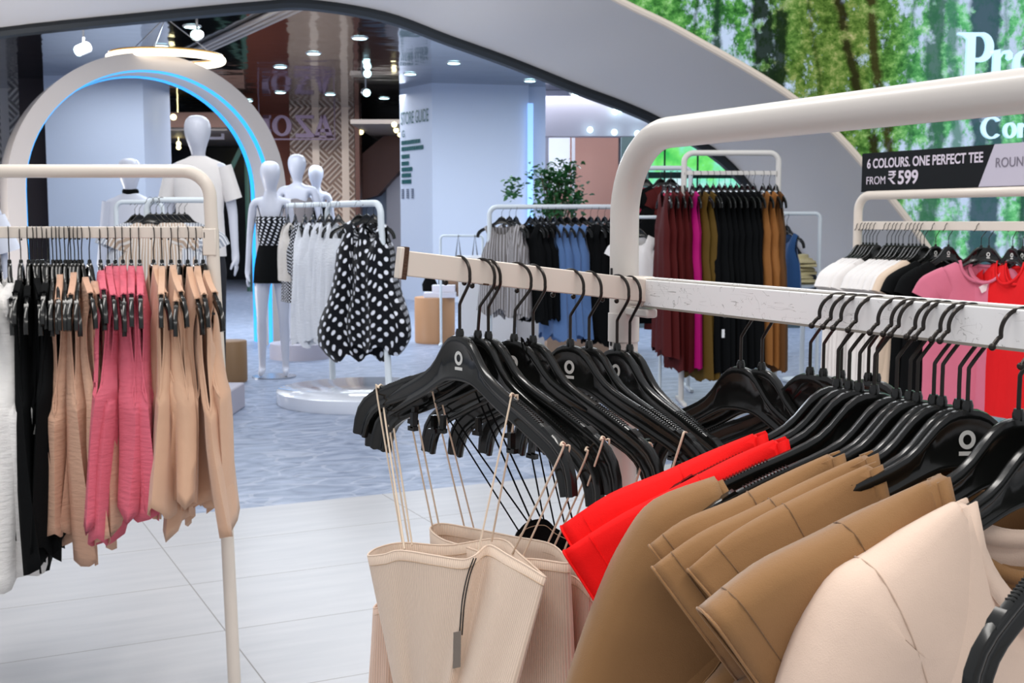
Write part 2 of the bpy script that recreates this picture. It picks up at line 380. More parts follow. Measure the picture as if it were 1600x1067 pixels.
def serif_letters():
    e = empty('mural_lettering', at(1505, 122, YN - 0.06), 0, 'pale blue raised serif words beginning Pro on the forest wall', 'lettering')
    u = YN / F                     # one photo pixel in metres on this wall
    def poly(name, loops):
        c = bpy.data.curves.new(name, 'CURVE'); c.dimensions = '2D'; c.fill_mode = 'BOTH'; c.extrude = 0.018; c.bevel_depth = 0.0
        for lp in loops:
            s = c.splines.new('POLY'); s.points.add(len(lp) - 1); s.use_cyclic_u = True
            for i, (x, y) in enumerate(lp): s.points[i].co = (x * u, y * u, 0, 1)
        c.materials.append(M_glow); o = bpy.data.objects.new(name, c); COL.objects.link(o); bpy.context.view_layer.update(); me = bpy.data.meshes.new_from_object(o.evaluated_get(bpy.context.evaluated_depsgraph_get())); bpy.data.objects.remove(o); o = bpy.data.objects.new(name, me); link(o, e); o.rotation_euler = (PI / 2, 0, 0); return o
    def arc(cx, cy, rx, ry, a0, a1, n=18): return [(cx + rx * math.cos(math.radians(a0 + (a1 - a0) * i / n)), cy + ry * math.sin(math.radians(a0 + (a1 - a0) * i / n))) for i in range(n + 1)]
    # P : stem, serifs, bowl (origin = left of the P on its baseline)
    P = [(0, 0), (22, 0), (22, 3), (16, 5), (16, 25), (22, 24)] + arc(26, 46, 18, 22, -85, 85) + [(20, 68), (-11, 68), (-11, 65), (-3, 63), (3, 58), (3, 5), (0, 3)]
    poly('letter', [P, [(16, 30), (16, 62), (20, 63)] + arc(23, 47, 9.5, 16, 80, -80) + [(20, 30)]])
    R = [(41, 0), (60, 0), (60, 3), (55, 5), (55, 30), (60, 37), (65, 36), (64, 30), (68, 26), (73, 29), (73, 37), (68, 42), (60, 41), (54, 34), (54, 43), (38, 40), (38, 37), (44, 36), (44, 5), (41, 3)]
    poly('letter', [R])
    poly('letter', [arc(92, 20, 17, 22, 0, 360, 28)[:-1], arc(92, 20, 7.5, 18, 0, 360, 28)[:-1]])
    # second line: Cons
    y0 = -90
    poly('letter', [arc(46, y0 + 15, 16, 17, 40, 320, 24) + arc(46, y0 + 15, 10, 14, 320, 40, 20)])
    poly('letter', [arc(74, y0 + 11, 10, 12, 0, 360, 20)[:-1], arc(74, y0 + 11, 5, 9, 0, 360, 20)[:-1]])
    poly('letter', [[(87, y0), (93, y0), (93, y0 + 15), (96, y0 + 18), (100, y0 + 16), (100, y0), (106, y0), (106, y0 + 18), (101, y0 + 23), (93, y0 + 20), (93, y0 + 22), (87, y0 + 22)]])
serif_letters()

# ---- mall beyond the arch: mirrored ceiling, walls, columns
CZ = 3.60
def m_mirror():
    m = mat('glossy_ceiling_panel', '#8f949c', 0.07, metal=1.0)
    n, l = nodes(m); b = n['Principled BSDF']; tc = N(m, 'ShaderNodeTexCoord')
    t = N(m, 'ShaderNodeTexNoise', i_Scale=1.6, i_Detail=2.0); l.new(tc.outputs['Object'], t.inputs['Vector'])
    bp = N(m, 'ShaderNodeBump'); bp.inputs['Strength'].default_value = 0.22; bp.inputs['Distance'].default_value = 0.05
    l.new(t.outputs['Fac'], bp.inputs['Height']); l.new(bp.outputs[0], b.inputs['Normal']); return m
mb = MB(); mb.box(-15, 15, YF + 0.05, 29, CZ, CZ + 0.1); struct(mb.build('ceiling', m_mirror(), smooth=False))
def flat(name, px0, px1, d0, d1, z0, z1, m, th=0.12):
    a = at(px0, 345, d0); b = at(px1, 345, d1); a.z = b.z = 0
    n = (b - a).normalized(); n = Vector((-n.y, n.x, 0)) * th
    mb = MB(); mb.add([a + Vector((0, 0, z0)), b + Vector((0, 0, z0)), b + n + Vector((0, 0, z0)), a + n + Vector((0, 0, z0)),
                       a + Vector((0, 0, z1)), b + Vector((0, 0, z1)), b + n + Vector((0, 0, z1)), a + n + Vector((0, 0, z1))],
                      [(0, 1, 2, 3), (4, 5, 6, 7), (0, 1, 5, 4), (1, 2, 6, 5), (2, 3, 7, 6), (3, 0, 4, 7)])
    return mb.build(name, m, smooth=False)
M_terra = mat('terracotta_wall', '#a5543a', 0.5, var=0.08, vscale=2)
M_peach = mat('peach_wall', '#cf9c8c', 0.5, var=0.06, vscale=1.5)
M_bgdark = mat('dark_shopfront', '#15171a', 0.25)
M_stone = mat('beige_stone', '#8f8375', 0.5, var=0.15, vscale=3)
struct(flat('wall_back', -500, 1560, 28.2, 28.2, 0, CZ, M_bgdark))
mb = MB(); mb.box(-12.1, -12, YF, 29, 0, CZ); struct(mb.build('wall_left', M_wall, smooth=False))
mb = MB(); mb.box(12, 12.1, YF, 29, 0, CZ); struct(mb.build('wall_right', M_wall, smooth=False))
def tt(o, label, cat, group=None): return tag(o, label, cat, group)
tt(flat('wall_panel', 384, 470, 26, 26, 0, CZ, M_terra), 'terracotta wall panel beside the woven copper column', 'wall panel')
tt(flat('wall_panel', 850, 1010, 23, 23, 0, 2.95, M_peach), 'peach shopfront wall above the potted tree', 'wall panel')
# woven column
def m_woven(name, a, b_, sc_, mt=.3):
    m = mat(name, a, 0.4, metal=mt); n, l = nodes(m); b = n['Principled BSDF']
    tc = N(m, 'ShaderNodeTexCoord'); sp = N(m, 'ShaderNodeSeparateXYZ'); l.new(tc.outputs['Object'], sp.inputs[0])
    X = mth(m, 'ADD', sp.outputs['X'], sp.outputs['Y']); Z = sp.outputs['Z']
    d1 = mth(m, 'MULTIPLY', mth(m, 'ADD', X, Z), sc_); d2 = mth(m, 'MULTIPLY', mth(m, 'SUBTRACT', X, Z), sc_)
    w1 = mth(m, 'SINE', mth(m, 'MULTIPLY', d1, 10 * PI)); w2 = mth(m, 'SINE', mth(m, 'MULTIPLY', d2, 10 * PI))
    ch = mth(m, 'GREATER_THAN', mth(m, 'MULTIPLY', mth(m, 'SINE', mth(m, 'MULTIPLY', d1, PI)), mth(m, 'SINE', mth(m, 'MULTIPLY', d2, PI))), 0.0)
    mx = N(m, 'ShaderNodeMix'); mx.data_type = 'FLOAT'; l.new(ch, mx.inputs['Factor']); l.new(w1, mx.inputs['A']); l.new(w2, mx.inputs['B'])
    f = mth(m, 'ADD', mth(m, 'MULTIPLY', mx.outputs['Result'], 0.5), 0.5)
    v = mth(m, 'GREATER_THAN', mth(m, 'COSINE', mth(m, 'MULTIPLY', X, sc_ * 2 * PI)), 0.72)
    f = mth(m, 'MAXIMUM', f, v)
    l.new(ramp(m, f, [(0.1, a), (0.9, b_)]), b.inputs['Base Color'])
    bp = N(m, 'ShaderNodeBump'); bp.inputs['Strength'].default_value = 0.6; bp.inputs['Distance'].default_value = 0.04
    l.new(f, bp.inputs['Height']); l.new(bp.outputs[0], b.inputs['Normal']); return m
M_woven = m_woven('woven_copper_cladding', '#a07c66', '#ead0b8', 1.7)
M_woven2 = m_woven('woven_white_cladding', '#a5978b', '#fff2e4', 1.7, 0.0)
c1 = flat('column', 455, 555, 24.5, 24.5, 0, CZ, M_woven, 1.2); tt(c1, 'copper column clad in a woven diagonal pattern', 'column')
c2 = flat('column', 556, 563, 24, 24, 0, CZ, mat('bronze_trim', '#6b463a', 0.35, metal=0.4), 0.3); tt(c2, 'thin bronze post beside the woven copper column', 'column')
c3 = flat('column', -60, 38, 21, 21, 0, CZ, M_woven2, 1.0); tt(c3, 'pale woven column at the left edge of the shop', 'column')
c4 = flat('column', 37, 78, 19.6, 19.6, 0, CZ, mat('dark_brown_cladding', '#453c3c', 0.35), 0.8); tt(c4, 'dark brown column between the woven column and white column', 'column')
c5 = flat('column', 76, 229, 19.2, 19.2, 0, CZ, M_wall, 1.5); tt(c5, 'broad white square column behind the lit arch', 'column')
# store guide column
gc = empty('store_guide_column', (0, 0, 0), 0, 'white square column printed with a green store guide on its left face', 'column')
a = at(626, 345, 21.2); b = at(676, 345, 20.2); c = at(826, 345, 20.6)
for q in (a, b, c): q.z = 0
dd = a + (c - b)
mb = MB(); mb.add([a, b, c, dd] + [q + Vector((0, 0, CZ)) for q in (a, b, c, dd)], [(0, 1, 2, 3), (4, 5, 6, 7), (0, 1, 5, 4), (1, 2, 6, 5), (2, 3, 7, 6), (3, 0, 4, 7)])
mb.build('column_body', M_wall, gc, smooth=False)
M_green = mat('dark_green_print', '#1f5f60', 0.5); M_greyp = mat('grey_print', '#727a8c', 0.5)
fd = (b - a).normalized(); fn = Vector((fd.y, -fd.x, 0)); fl = (b - a).length
def on_face(s, z): return a + fd * s + fn * 0.012 + Vector((0, 0, z))
frz = math.atan2(fd.y, fd.x)
def zpx(py, d=20.7): return at(650, py, d).z
t = text('STORE GUIDE', 0.30, M_green, gc, 'heading', on_face(0.06, zpx(192)), (PI / 2, 0, frz), sx=0.0); t.scale = (fl * 0.86 / max(v.co.x for v in t.data.vertices), 1, 1)
t = text('G', 0.16, M_green, gc, 'floor_letter', on_face(0.09, zpx(212)), (PI / 2, 0, frz))
for py, w in ((221, 0.60), (231, 0.66), (243, 0.24), (254, 0.20), (263.5, 0.30), (273, 0.27), (283, 0.28)):
    mb = MB(); z = zpx(py); n_ = max(2, int(w / 0.09)); x = 0.08
    rr = random.Random(int(py))
    while x < 0.08 + w * fl * 0.95:
        ww = rr.uniform(0.04, 0.07); p = on_face(x, z)
        mb.obox(p + fd * ww / 2, fd * ww / 2, fn * 0.004, Vector((0, 0, 0.034))); x += ww + 0.018
    mb.build('guide_line', M_green, gc, smooth=False)
for i in range(3):
    mb = MB()
    for k in range(5):
        p = on_face(0.11 + i * 0.17 * fl / 1.1, zpx(302) + (k - 2) * 0.034)
        mb.obox(p, fd * 0.04, fn * 0.004, Vector((0, 0, 0.012)))
    mb.build('symbol', M_greyp, gc, smooth=False)
# wall strip with blue light
tt(flat('wall_panel', 826, 852, 20.8, 20.8, 0, CZ, M_wall), 'narrow white wall with a blue light strip beside the store guide column', 'wall panel')
M_led = mat('blue_led', '#2fb2ff', 0.4, emit='#18a0f0', estr=1.0)
M_led2 = mat('soft_blue_led', '#9cc9ff', 0.4, emit='#8fc0ff', estr=0.9)
tt(flat('light_strip', 824, 833, 20.5, 20.5, 0.4, 3.3, M_led2, 0.04), 'vertical pale blue light strip on the narrow white wall', 'light strip')
# shopfront frame right of it
M_grey = mat('light_grey_paint', '#b4b0bb', 0.5)
mb = MB()
A = at(850, 160, 21.5); B = at(1240, 160, 21.5)
mb.box(A.x, B.x, 21.3, 21.7, at(900, 214, 21.5).z, CZ - .005); tt(mb.build('shopfront_header', M_grey, smooth=False), 'light grey shopfront header beam with ceiling lights', 'beam')
tt(flat('shopfront_pillar', 846, 857, 21.35, 21.35, 0, at(900, 214, 21.5).z - .002, M_grey, 0.25), 'grey shopfront pillar behind the potted tree', 'pillar')
tt(flat('display_screen', 857, 890, 22.94, 22.94, 1.9, 2.9, mat('bright_window', '#dfe4ee', 0.4, emit='#dfe6f5', estr=0.5), 0.05), 'bright white window panel above the potted tree', 'window panel')
tt(flat('shopfront_post', 893, 898, 22.4, 22.4, 0, 2.9, mat('post_white', '#e6e6ee', 0.4), 0.1), 'thin white post beside the bright window panel', 'post')
tt(flat('dark_shopfront', 966, 1010, 22.0, 22.0, 0, 2.9, mat('dark_grey_front', '#3d3a44', 0.4)), 'dark grey shopfront panel right of the peach wall', 'wall panel')
# left-centre storefront
M_bcl = mat('beige_soffit', '#a6988c', 0.5)
mb = MB(); A = at(229, 160, 25); B = at(386, 160, 25); mb.box(A.x, B.x, 23.2, 28, 3.05, 3.15)
tt(mb.build('lower_ceiling', M_bcl, smooth=False), 'beige lowered shop ceiling behind the big male mannequin', 'lowered ceiling')
tt(flat('column', 229, 250, 24.8, 24.8, 0, 3.05, M_stone, 0.5), 'beige stone column right of the broad white column', 'column')
tt(flat('fascia', 229, 386, 23.1, 23.1, 3.1, 3.38, mat('copper_fascia', '#7d5a4a', 0.4, metal=0.3)), 'copper fascia strip over the dark shopfront', 'fascia')
o = empty('shop_sign', at(318, 218, 24.0), 0, 'white square box outline sign in the dark shopfront', 'sign'); u = 24.0 / F
mb = MB()
for x0, x1, z0, z1 in ((0, 32, 0, 4), (0, 32, 21, 25), (0, 4, 4, 21), (28, 32, 4, 21)): mb.box(x0 * u, x1 * u, -0.03, 0.03, z0 * u, z1 * u)
mb.build('sign_outline', mat('sign_white', '#b9b2bb', 0.4, emit='#b9b2bb', estr=0.12), o, smooth=False)
# diagonal escalator rail behind the mannequin and brown stair soffit right of the woven column
mb = MB(); P0, P1 = at(322, 345, 23.5), at(385, 215, 23.5); mb.tube([P0, P1], 0.05, 6); mb.tube([P1, Vector((P1.x, P1.y, 0))], .05, 6); mb.tube([P0, Vector((P0.x, P0.y, 0))], .05, 6)
tt(mb.build('escalator_rail', mat('rail_green', '#3c5a4c', 0.4)), 'dark green diagonal escalator rail in the dark shopfront', 'rail')
st = empty('staircase', at(562, 345, 26), 0, 'brown sloping staircase underside behind the bronze post', 'staircase')
def prism(name, pts, d, th, m, par):
    o0 = par.location; A = [at(x, y, d) - o0 for x, y in pts]; n = len(A)
    return mesh(name, A + [p + Vector((0, th, 0)) for p in A], [tuple(range(n)), tuple(range(n, 2 * n))] + [(i, (i + 1) % n, n + (i + 1) % n, n + i) for i in range(n)], m, par, smooth=False)
prism('stair_soffit', [(566, 240), (600, 212), (640, 212), (640, 250), (590, 305), (566, 312)], 25.5, 0.6, mat('brown_soffit', '#5a3428', 0.5), st)
prism('stair_side', [(566, 312), (590, 305), (640, 250), (640, 470), (566, 470)], 26.2, 0.2, mat('pale_glass_wall', '#8d9db5', 0.3), st)
prism('stair_landing', [(604, 290), (640, 262), (640, 470), (604, 470)], 26.0, 0.1, mat('pale_marble', '#c5c2c9', 0.4), st)
mb = MB(); A = at(563, 160, 24); B = at(640, 160, 24); mb.box(A.x, B.x, 22.5, 27.5, 3.12, 3.2)
tt(mb.build('lower_ceiling', M_bcl, smooth=False), 'beige lowered ceiling left of the store guide column', 'lowered ceiling')
# raised letters on the terracotta wall and woven column (a lit name seen across the hall)
M_lav = mat('lavender_letter', '#8b7286', 0.4, emit='#8b7286', estr=0.08)
o = empty('shop_lettering', at(424, 215, 23.9), 0, 'large lavender letters on a rail before the woven copper column', 'lettering')
u = 23.9 / F
def L(name, boxes=(), polys=()):
    mb = MB()
    for x0, x1, z0, z1 in boxes: mb.box(x0 * u, x1 * u, -0.05, 0.05, z0 * u, z1 * u)
    for q in polys:
        n = len(q); mb.add([(x * u, -0.05, z * u) for x, z in q] + [(x * u, 0.05, z * u) for x, z in q], [tuple(range(n)), tuple(range(n, 2 * n))] + [(i, (i + 1) % n, n + (i + 1) % n, n + i) for i in range(n)])
    return mb.build(name, M_lav, o, smooth=False)
mb = MB(); n = 28
for i in range(n):
    a0 = 2 * PI * i / n; a1 = 2 * PI * (i + 1) / n
    q = [(17 + 15 * math.cos(a0), 18 + 16 * math.sin(a0)), (17 + 15 * math.cos(a1), 18 + 16 * math.sin(a1)), (17 + 7.5 * math.cos(a1), 18 + 12 * math.sin(a1)), (17 + 7.5 * math.cos(a0), 18 + 12 * math.sin(a0))]
    mb.add([(x * u, -0.05, z * u) for x, z in q] + [(x * u, 0.05, z * u) for x, z in q], [(0, 1, 2, 3), (4, 5, 6, 7), (0, 1, 5, 4), (2, 3, 7, 6)])
mb.build('letter', M_lav, o, smooth=False)
L('letter', [(38, 66, 0, 6), (38, 66, 29, 34)], [[(38, 29), (46, 29), (64, 6), (56, 6)]])
L('letter', [(66, 96, 0, 3)], [[(66, 0), (74, 0), (82, 34), (78, 34)], [(96, 0), (86, 0), (78, 34), (84, 34)], [(72, 8), (90, 8), (89, 13), (73, 13)]])
L('letter', [(-12, -2, 8, 34), (-12, 0, 29, 34), (-12, 0, 8, 13)])
mb = MB(); mb.box(-20 * u, 99 * u, -0.03, 0.03, -3.5 * u, -1.5 * u); mb.box(-19 * u, -18 * u, -.02, .02, -3 * u, CZ - o.location.z); mb.box(97.5 * u, 98.5 * u, -.02, .02, -3 * u, CZ - o.location.z); mb.build('letter_rail', M_lav, o, smooth=False)

# ---- ceiling lights
M_lens = mat('downlight_lens', '#e8fbff', 0.4, emit='#c8f4fb', estr=5.0)
M_lensw = mat('warm_downlight_lens', '#fff3c4', 0.4, emit='#fff0b0', estr=4.0)
def onceil(px, py, z=CZ):
    p = at(px, py, 1.0) - Vector((0, 0, CAMH)); s = (z - CAMH) / p.z; return Vector((p.x * s, s, z))
k = 0
for (px, py) in ((360, 3), (300, 41), (252, 71), (250, 134), (387, 157), (438, 104), (438, 144), (490, 83), (516, 147), (562, 59), (600, 153), (641, 115), (709, 98), (828, 126)):
    p = onceil(px, py); mb = MB(); e = empty('ceiling_downlight', p, 0, 'round recessed downlight in the glossy ceiling beyond the arch, %s of fourteen' % ORD[k], 'ceiling light', 'recessed downlights in the glossy ceiling'); k += 1
    mb.lathe([(0.075, -0.012), (0.1, -0.012), (0.11, 0.0)], 20); mb.build('rim', M_white, e)
    mb = MB(); mb.lathe([(0.02, -0.02), (0.085, -0.016)], 20); mb.build('lens', M_lens, e)
for i, (px, py, z, d, mm) in enumerate(((616, 192, 3.12, 0, M_lensw), (619, 201, 3.12, 0, M_lensw), (625, 208, 3.12, 0, M_lensw), (564, 204, 3.12, 0, M_lensw), (271, 180, 3.05, 0, M_lensw), (279, 222, 0, 25.2, M_lensw), (279, 228, 0, 25.1, M_lensw), (253, 243, 0, 24.6, M_lensw), (252, 248, 0, 24.6, M_lensw),
                        (961, 172, 0, 21.2, M_lens), (970, 168, 0, 21.2, M_lens), (994, 171, 0, 21.2, M_lens), (1003, 176, 0, 21.2, M_lens), (960, 204, 0, 21.2, M_lens), (996, 206, 0, 21.2, M_lens), (922, 200, 0, 21.2, M_lens))):
    p = onceil(px, py, z) if z else at(px, py, d)
    mb = MB(); mb.sphere((0, 0, -0.03), 0.05 if i < 9 else 0.05, 6)
    if 5 <= i < 9: mb.tube([(0, 0, 0), (0, 0, CZ - p.z)], .008, 5)
    o = mb.build('spot_lamp', mm, None, loc=p)
    tt(o, ('warm' if i < 9 else 'cool') + ' glowing lamp ' + ('under the lowered ceilings' if i < 9 else 'on the grey shopfront header') + ', %s of them' % ORD[i if i < 9 else i - 9], 'lamp', 'warm lamps under the lowered ceilings' if i < 9 else 'cool lamps on the grey header')
def track_spot(px, py, d, aim, label):
    p = at(px, py, d); e = empty('track_spotlight', p, 0, label, 'spotlight')
    aim = Vector(aim).normalized(); mb = MB(); b0 = -aim * 0.16
    mb.tube([b0, b0 * 0.5, Vector((0, 0, 0))], 0.065, 14); mb.build('lamp_body', M_white, e)
    mb = MB(); mb.tube([Vector((0, 0, 0)), aim * 0.006], 0.056, 14); mb.build('lens', M_lens, e)
    mb = MB(); mb.tube([b0 * 0.6, Vector((b0.x * 0.6, b0.y * .6, CZ - p.z))], 0.012, 6); mb.build('stem', M_white, e)
track_spot(122, 80, 14.5, (-.55, -1, -.5), 'white ceiling spotlight in front of the broad white column')
track_spot(306, 55, 14.0, (.1, -1, -.2), 'white ceiling spotlight beside the ring lamp cables')
track_spot(574, 115, 18.5, (.3, -1, -.2), 'white ceiling spotlight left of the store guide column')
track_spot(573, 145, 19.5, (.3, -1, -.2), 'lower white ceiling spotlight near the bronze post')
track_spot(899, 148, 18.5, (.2, -1, -.4), 'white ceiling spotlight near the blue light strip')
# ceiling track
A = onceil(300, 82) - Vector((0, 0, 0.03)); B = onceil(480, -3) - Vector((0, 0, 0.03)); e = empty('ceiling_track', A, 0, 'long silver triple track under the glossy ceiling', 'track')
dv = B - A; sv = dv.cross(Vector((0, 0, 1))).normalized()
for k_ in (-1, 0, 1):
    mb = MB(); mb.tube([sv * k_ * 0.09, dv + sv * k_ * 0.09], 0.028, 8); mb.build('rail', mat('track_aluminium', '#b5a89e', 0.35, metal=0.4), e)
# ring lamp
rp = at(260, 93, 13.0); e = empty('ring_lamp', rp, 0, 'glowing warm ring lamp hanging from a white canopy', 'pendant lamp')
mb = MB(); R = 84 / F * 13.0; mb.tube([(R * math.cos(2 * PI * i / 64), R * math.sin(2 * PI * i / 64), 0) for i in range(64)], 0.036, 10, closed=True)
mb.build('ring', mat('ring_glow', '#fff6e6', 0.4, emit='#fff1d6', estr=3.2), e)
mb = MB(); mb.tube([(R * math.cos(2 * PI * i / 64), R * math.sin(2 * PI * i / 64), 0.044) for i in range(64)], 0.012, 8, closed=True); mb.build('ring_housing', mat('ring_housing_gold', '#e8b45c', 0.4), e)
mb = MB(); mb.lathe([(0.10, CZ - rp.z - 0.14), (0.11, CZ - rp.z - 0.02), (0.12, CZ - rp.z - 0.02)], 20); mb.build('canopy', M_white, e)
for k_ in range(3):
    a_ = 0.6 + k_ * 2 * PI / 3; mb = MB(); mb.tube([(0, 0, CZ - rp.z - 0.13), (R * math.cos(a_), R * math.sin(a_), 0.05)], 0.006, 5); mb.build('cable', M_steel, e)

# ---- portal arch with blue strips
pa = empty('portal_arch', (at(238, 345, 12.6).x, 12.6, 0), math.radians(28), 'white round portal arch edged with blue light strips', 'arch')
def arch_curve(r, zc, y, n=40):
    return [Vector((-r, y, 0)), Vector((-r, y, zc * .5))] + [Vector((-r * math.cos(PI * i / n), y, zc + r * math.sin(PI * i / n))) for i in range(n + 1)] + [Vector((r, y, zc * .5)), Vector((r, y, 0))]
ro, ri, zc = 1.39, 1.22, 1.65
def archband(name, r0, r1, y0, y1, m, dx=0):
    A = arch_curve(r0, zc, y0); B = arch_curve(r1, zc, y0); Cc = arch_curve(r1, zc, y1); Dd = arch_curve(r0, zc, y1); n = len(A)
    vs = A + B + Cc + Dd; fs = []
    for i in range(n - 1):
        for q in range(4): fs.append((q * n + i, q * n + i + 1, ((q + 1) % 4) * n + i + 1, ((q + 1) % 4) * n + i))
    fs += [(0, n, 2 * n, 3 * n), (n - 1, 2 * n - 1, 3 * n - 1, 4 * n - 1)]
    vs = [v + Vector((dx, 0, 0)) for v in vs]
    return mesh(name, vs, fs, m, pa, angle=30)
M_arch = mat('arch_white', '#cbc2bc', 0.5)
archband('arch_shell', ri, ro, -0.12, 0.62, M_arch)
archband('light_strip', ri - 0.008, ri + 0.003, -0.10, 0.02, M_led)
archband('light_strip', ri - 0.008, ri + 0.003, 0.48, 0.60, M_led)

# ================================================================== HANGERS
HT = [(0, 0), (.010, .0008), (.019, .0042), (.029, .0120), (.038, .0228), (.047, .034), (.058, .0445), (.072, .0535), (.088, .0615), (.105, .0690), (.125, .0775), (.148, .0885), (.168, .0985), (.186, .108), (.200, .119), (.2105, .134), (.216, .152), (.218, .172)]
HB = [(0, .058), (.008, .0582), (.017, .059), (.027, .061), (.036, .0645), (.045, .069), (.055, .0745), (.066, .0805), (.080, .0875), (.096, .0945), (.114, .1025), (.134, .112), (.152, .120), (.167, .128), (.178, .137), (.186, .148), (.191, .160), (.195, .176)]
def hdrop(x):
    x = abs(x)
    for (a, za), (b, zb) in zip(HT, HT[1:]):
        if x <= b: return za + (zb - za) * (x - a) / (b - a)
    return HT[-1][1] + (x - .218) * 2
def hanger_body_mesh():
    st = [(-x, z, -bx, bz) for (x, z), (bx, bz) in zip(HT[::-1], HB[::-1])][:-1] + [(x, z, bx, bz) for (x, z), (bx, bz) in zip(HT, HB)]
    prof = [(0.0, 0), (.0045, .0), (.0062, .09), (.0058, .17), (.0018, .24), (.0018, .80), (.0042, .86), (.0046, .95), (.003, 1.0)]
    loop = [(y, t) for y, t in prof] + [(-y, t) for y, t in prof[::-1]][:-1]
    n = len(loop); vs = []; fs = []
    for k, (tx, tz, bx, bz) in enumerate(st):
        ln = math.hypot(tx - bx, tz - bz)
        for y, t in loop:
            if 0 < t < 0.3: t = t * .05 / max(ln, .03) if t < .2 else t * .055 / max(ln, .03)
            elif t > .7 and t < 1: t = 1 - (1 - t) * .045 / max(ln, .03)
            lift = 0.0012 if y == 0 else 0
            vs.append(Vector((tx + (bx - tx) * t, y, -(tz + (bz - tz) * t) + lift)))
    for i in range(len(st) - 1):
        for k in range(n): fs.append((i * n + k, i * n + (k + 1) % n, (i + 1) * n + (k + 1) % n, (i + 1) * n + k))
    fs += [tuple(range(n)), tuple((len(st) - 1) * n + k for k in range(n))[::-1]]
    mb = MB(); mb.add(vs, fs)
    # collar for the wire, notch lips and grip ribs on each arm
    mb.lathe([(.0052, -.004), (.0056, .004), (.0042, .009)], 12)
    for s in (-1, 1):
        for i in range(14):
            x = .112 + i * .0034
            mb.box(min(s * x, s * (x + .0014)), max(s * x, s * (x + .0014)), -.0046, .0046, -hdrop(x) - .002, -hdrop(x + .0014) + .0016)
        mb.add([(s * .163, -.0055, -.0975), (s * .182, -.0055, -.1075), (s * .179, -.0055, -.1025), (s * .168, -.0055, -.0955),
                (s * .163, .0055, -.0975), (s * .182, .0055, -.1075), (s * .179, .0055, -.1025), (s * .168, .0055, -.0955)], [(0, 1, 2, 3), (4, 5, 6, 7), (0, 1, 5, 4), (1, 2, 6, 5), (2, 3, 7, 6), (3, 0, 4, 7)])
        mb.box(min(s * .100, s * .106), max(s * .100, s * .106), -.004, .004, -.133, -.112)   # skirt clip under the arm
        mb.box(min(s * .098, s * .112), max(s * .098, s * .112), -.004, .004, -.137, -.131)
    o = mb.build('hanger_body', M_black, angle=50); me = o.data; bpy.data.objects.remove(o); return me
def hook_mesh(r=.0021, n=8, top=.102, s=1):
    # stem rises from the collar, swings out, loops over the rail and ends in a ball
    pts = [(0, 0, .004), (0, 0, .035), (s * .002, 0, .043), (s * .019, 0, .066), (s * .0215, 0, .074)]
    for i in range(13):
        a = math.radians(-8 + 196 * i / 12); pts.append((s * (.0215 * math.cos(a)), 0, top - .0235 + .0225 * math.sin(a)))
    pts += [(-s * .0235, 0, .0745), (-s * .029, 0, .0675)]
    mb = MB(); mb.tube(smoothpts(pts, 3), r, n); mb.sphere((-s * .0295, 0, .0665), r * 1.7, 5)
    o = mb.build('hook', M_blackm); me = o.data; bpy.data.objects.remove(o); return me
def logo_mesh():
    mb = MB(); n = 28; yy = -.0022
    for side in (1, -1):
        for i in range(n):
            a0 = 2 * PI * i / n; a1 = 2 * PI * (i + 1) / n
            q = [(.0083 * math.cos(a0), .0092 * math.sin(a0)), (.0083 * math.cos(a1), .0092 * math.sin(a1)), (.0042 * math.cos(a1), .005 * math.sin(a1)), (.0042 * math.cos(a0), .005 * math.sin(a0))]
            mb.add([(x, yy * side, -.029 + z) for x, z in q], [(0, 1, 2, 3)])
        mb.add([(x, yy * side, z) for x, z in ((-.0078, -.0405), (.0078, -.0405), (.0078, -.0445), (-.0078, -.0445))], [(0, 1, 2, 3)])
    o = mb.build('logo', M_logo, smooth=False); me = o.data; bpy.data.objects.remove(o); return me
ME_BODY, ME_HOOK, ME_HOOKR, ME_LOGO = hanger_body_mesh(), hook_mesh(), hook_mesh(s=-1), logo_mesh()
ME_HOOKB = hook_mesh(.0016, 6)
def hanger(loc, rz, label, group, logo=True, flip=False, tilt=0.0, sc_=1.0, hook=None):
    e = empty('clothes_hanger', loc, rz, label, 'hanger', group)
    e.rotation_euler = (0, tilt, rz); e.scale = (sc_, sc_, sc_)
    for nm, me in (('hanger_body', ME_BODY), ('hook', hook or (ME_HOOKR if flip else ME_HOOK))) + ((('logo', ME_LOGO),) if logo else ()):
        o = bpy.data.objects.new(nm, me); link(o, e)
        if nm == 'logo': o['label'] = 'small white ring and bar emblem'
    return e
def hp(e, x, z, y=0.0):
    """point x,z in a hanger's own plane -> world"""
    m = Matrix.Translation(e.location) @ e.rotation_euler.to_matrix().to_4x4() @ Matrix.Scale(e.scale[0], 4)
    return m @ Vector((x, y, z))

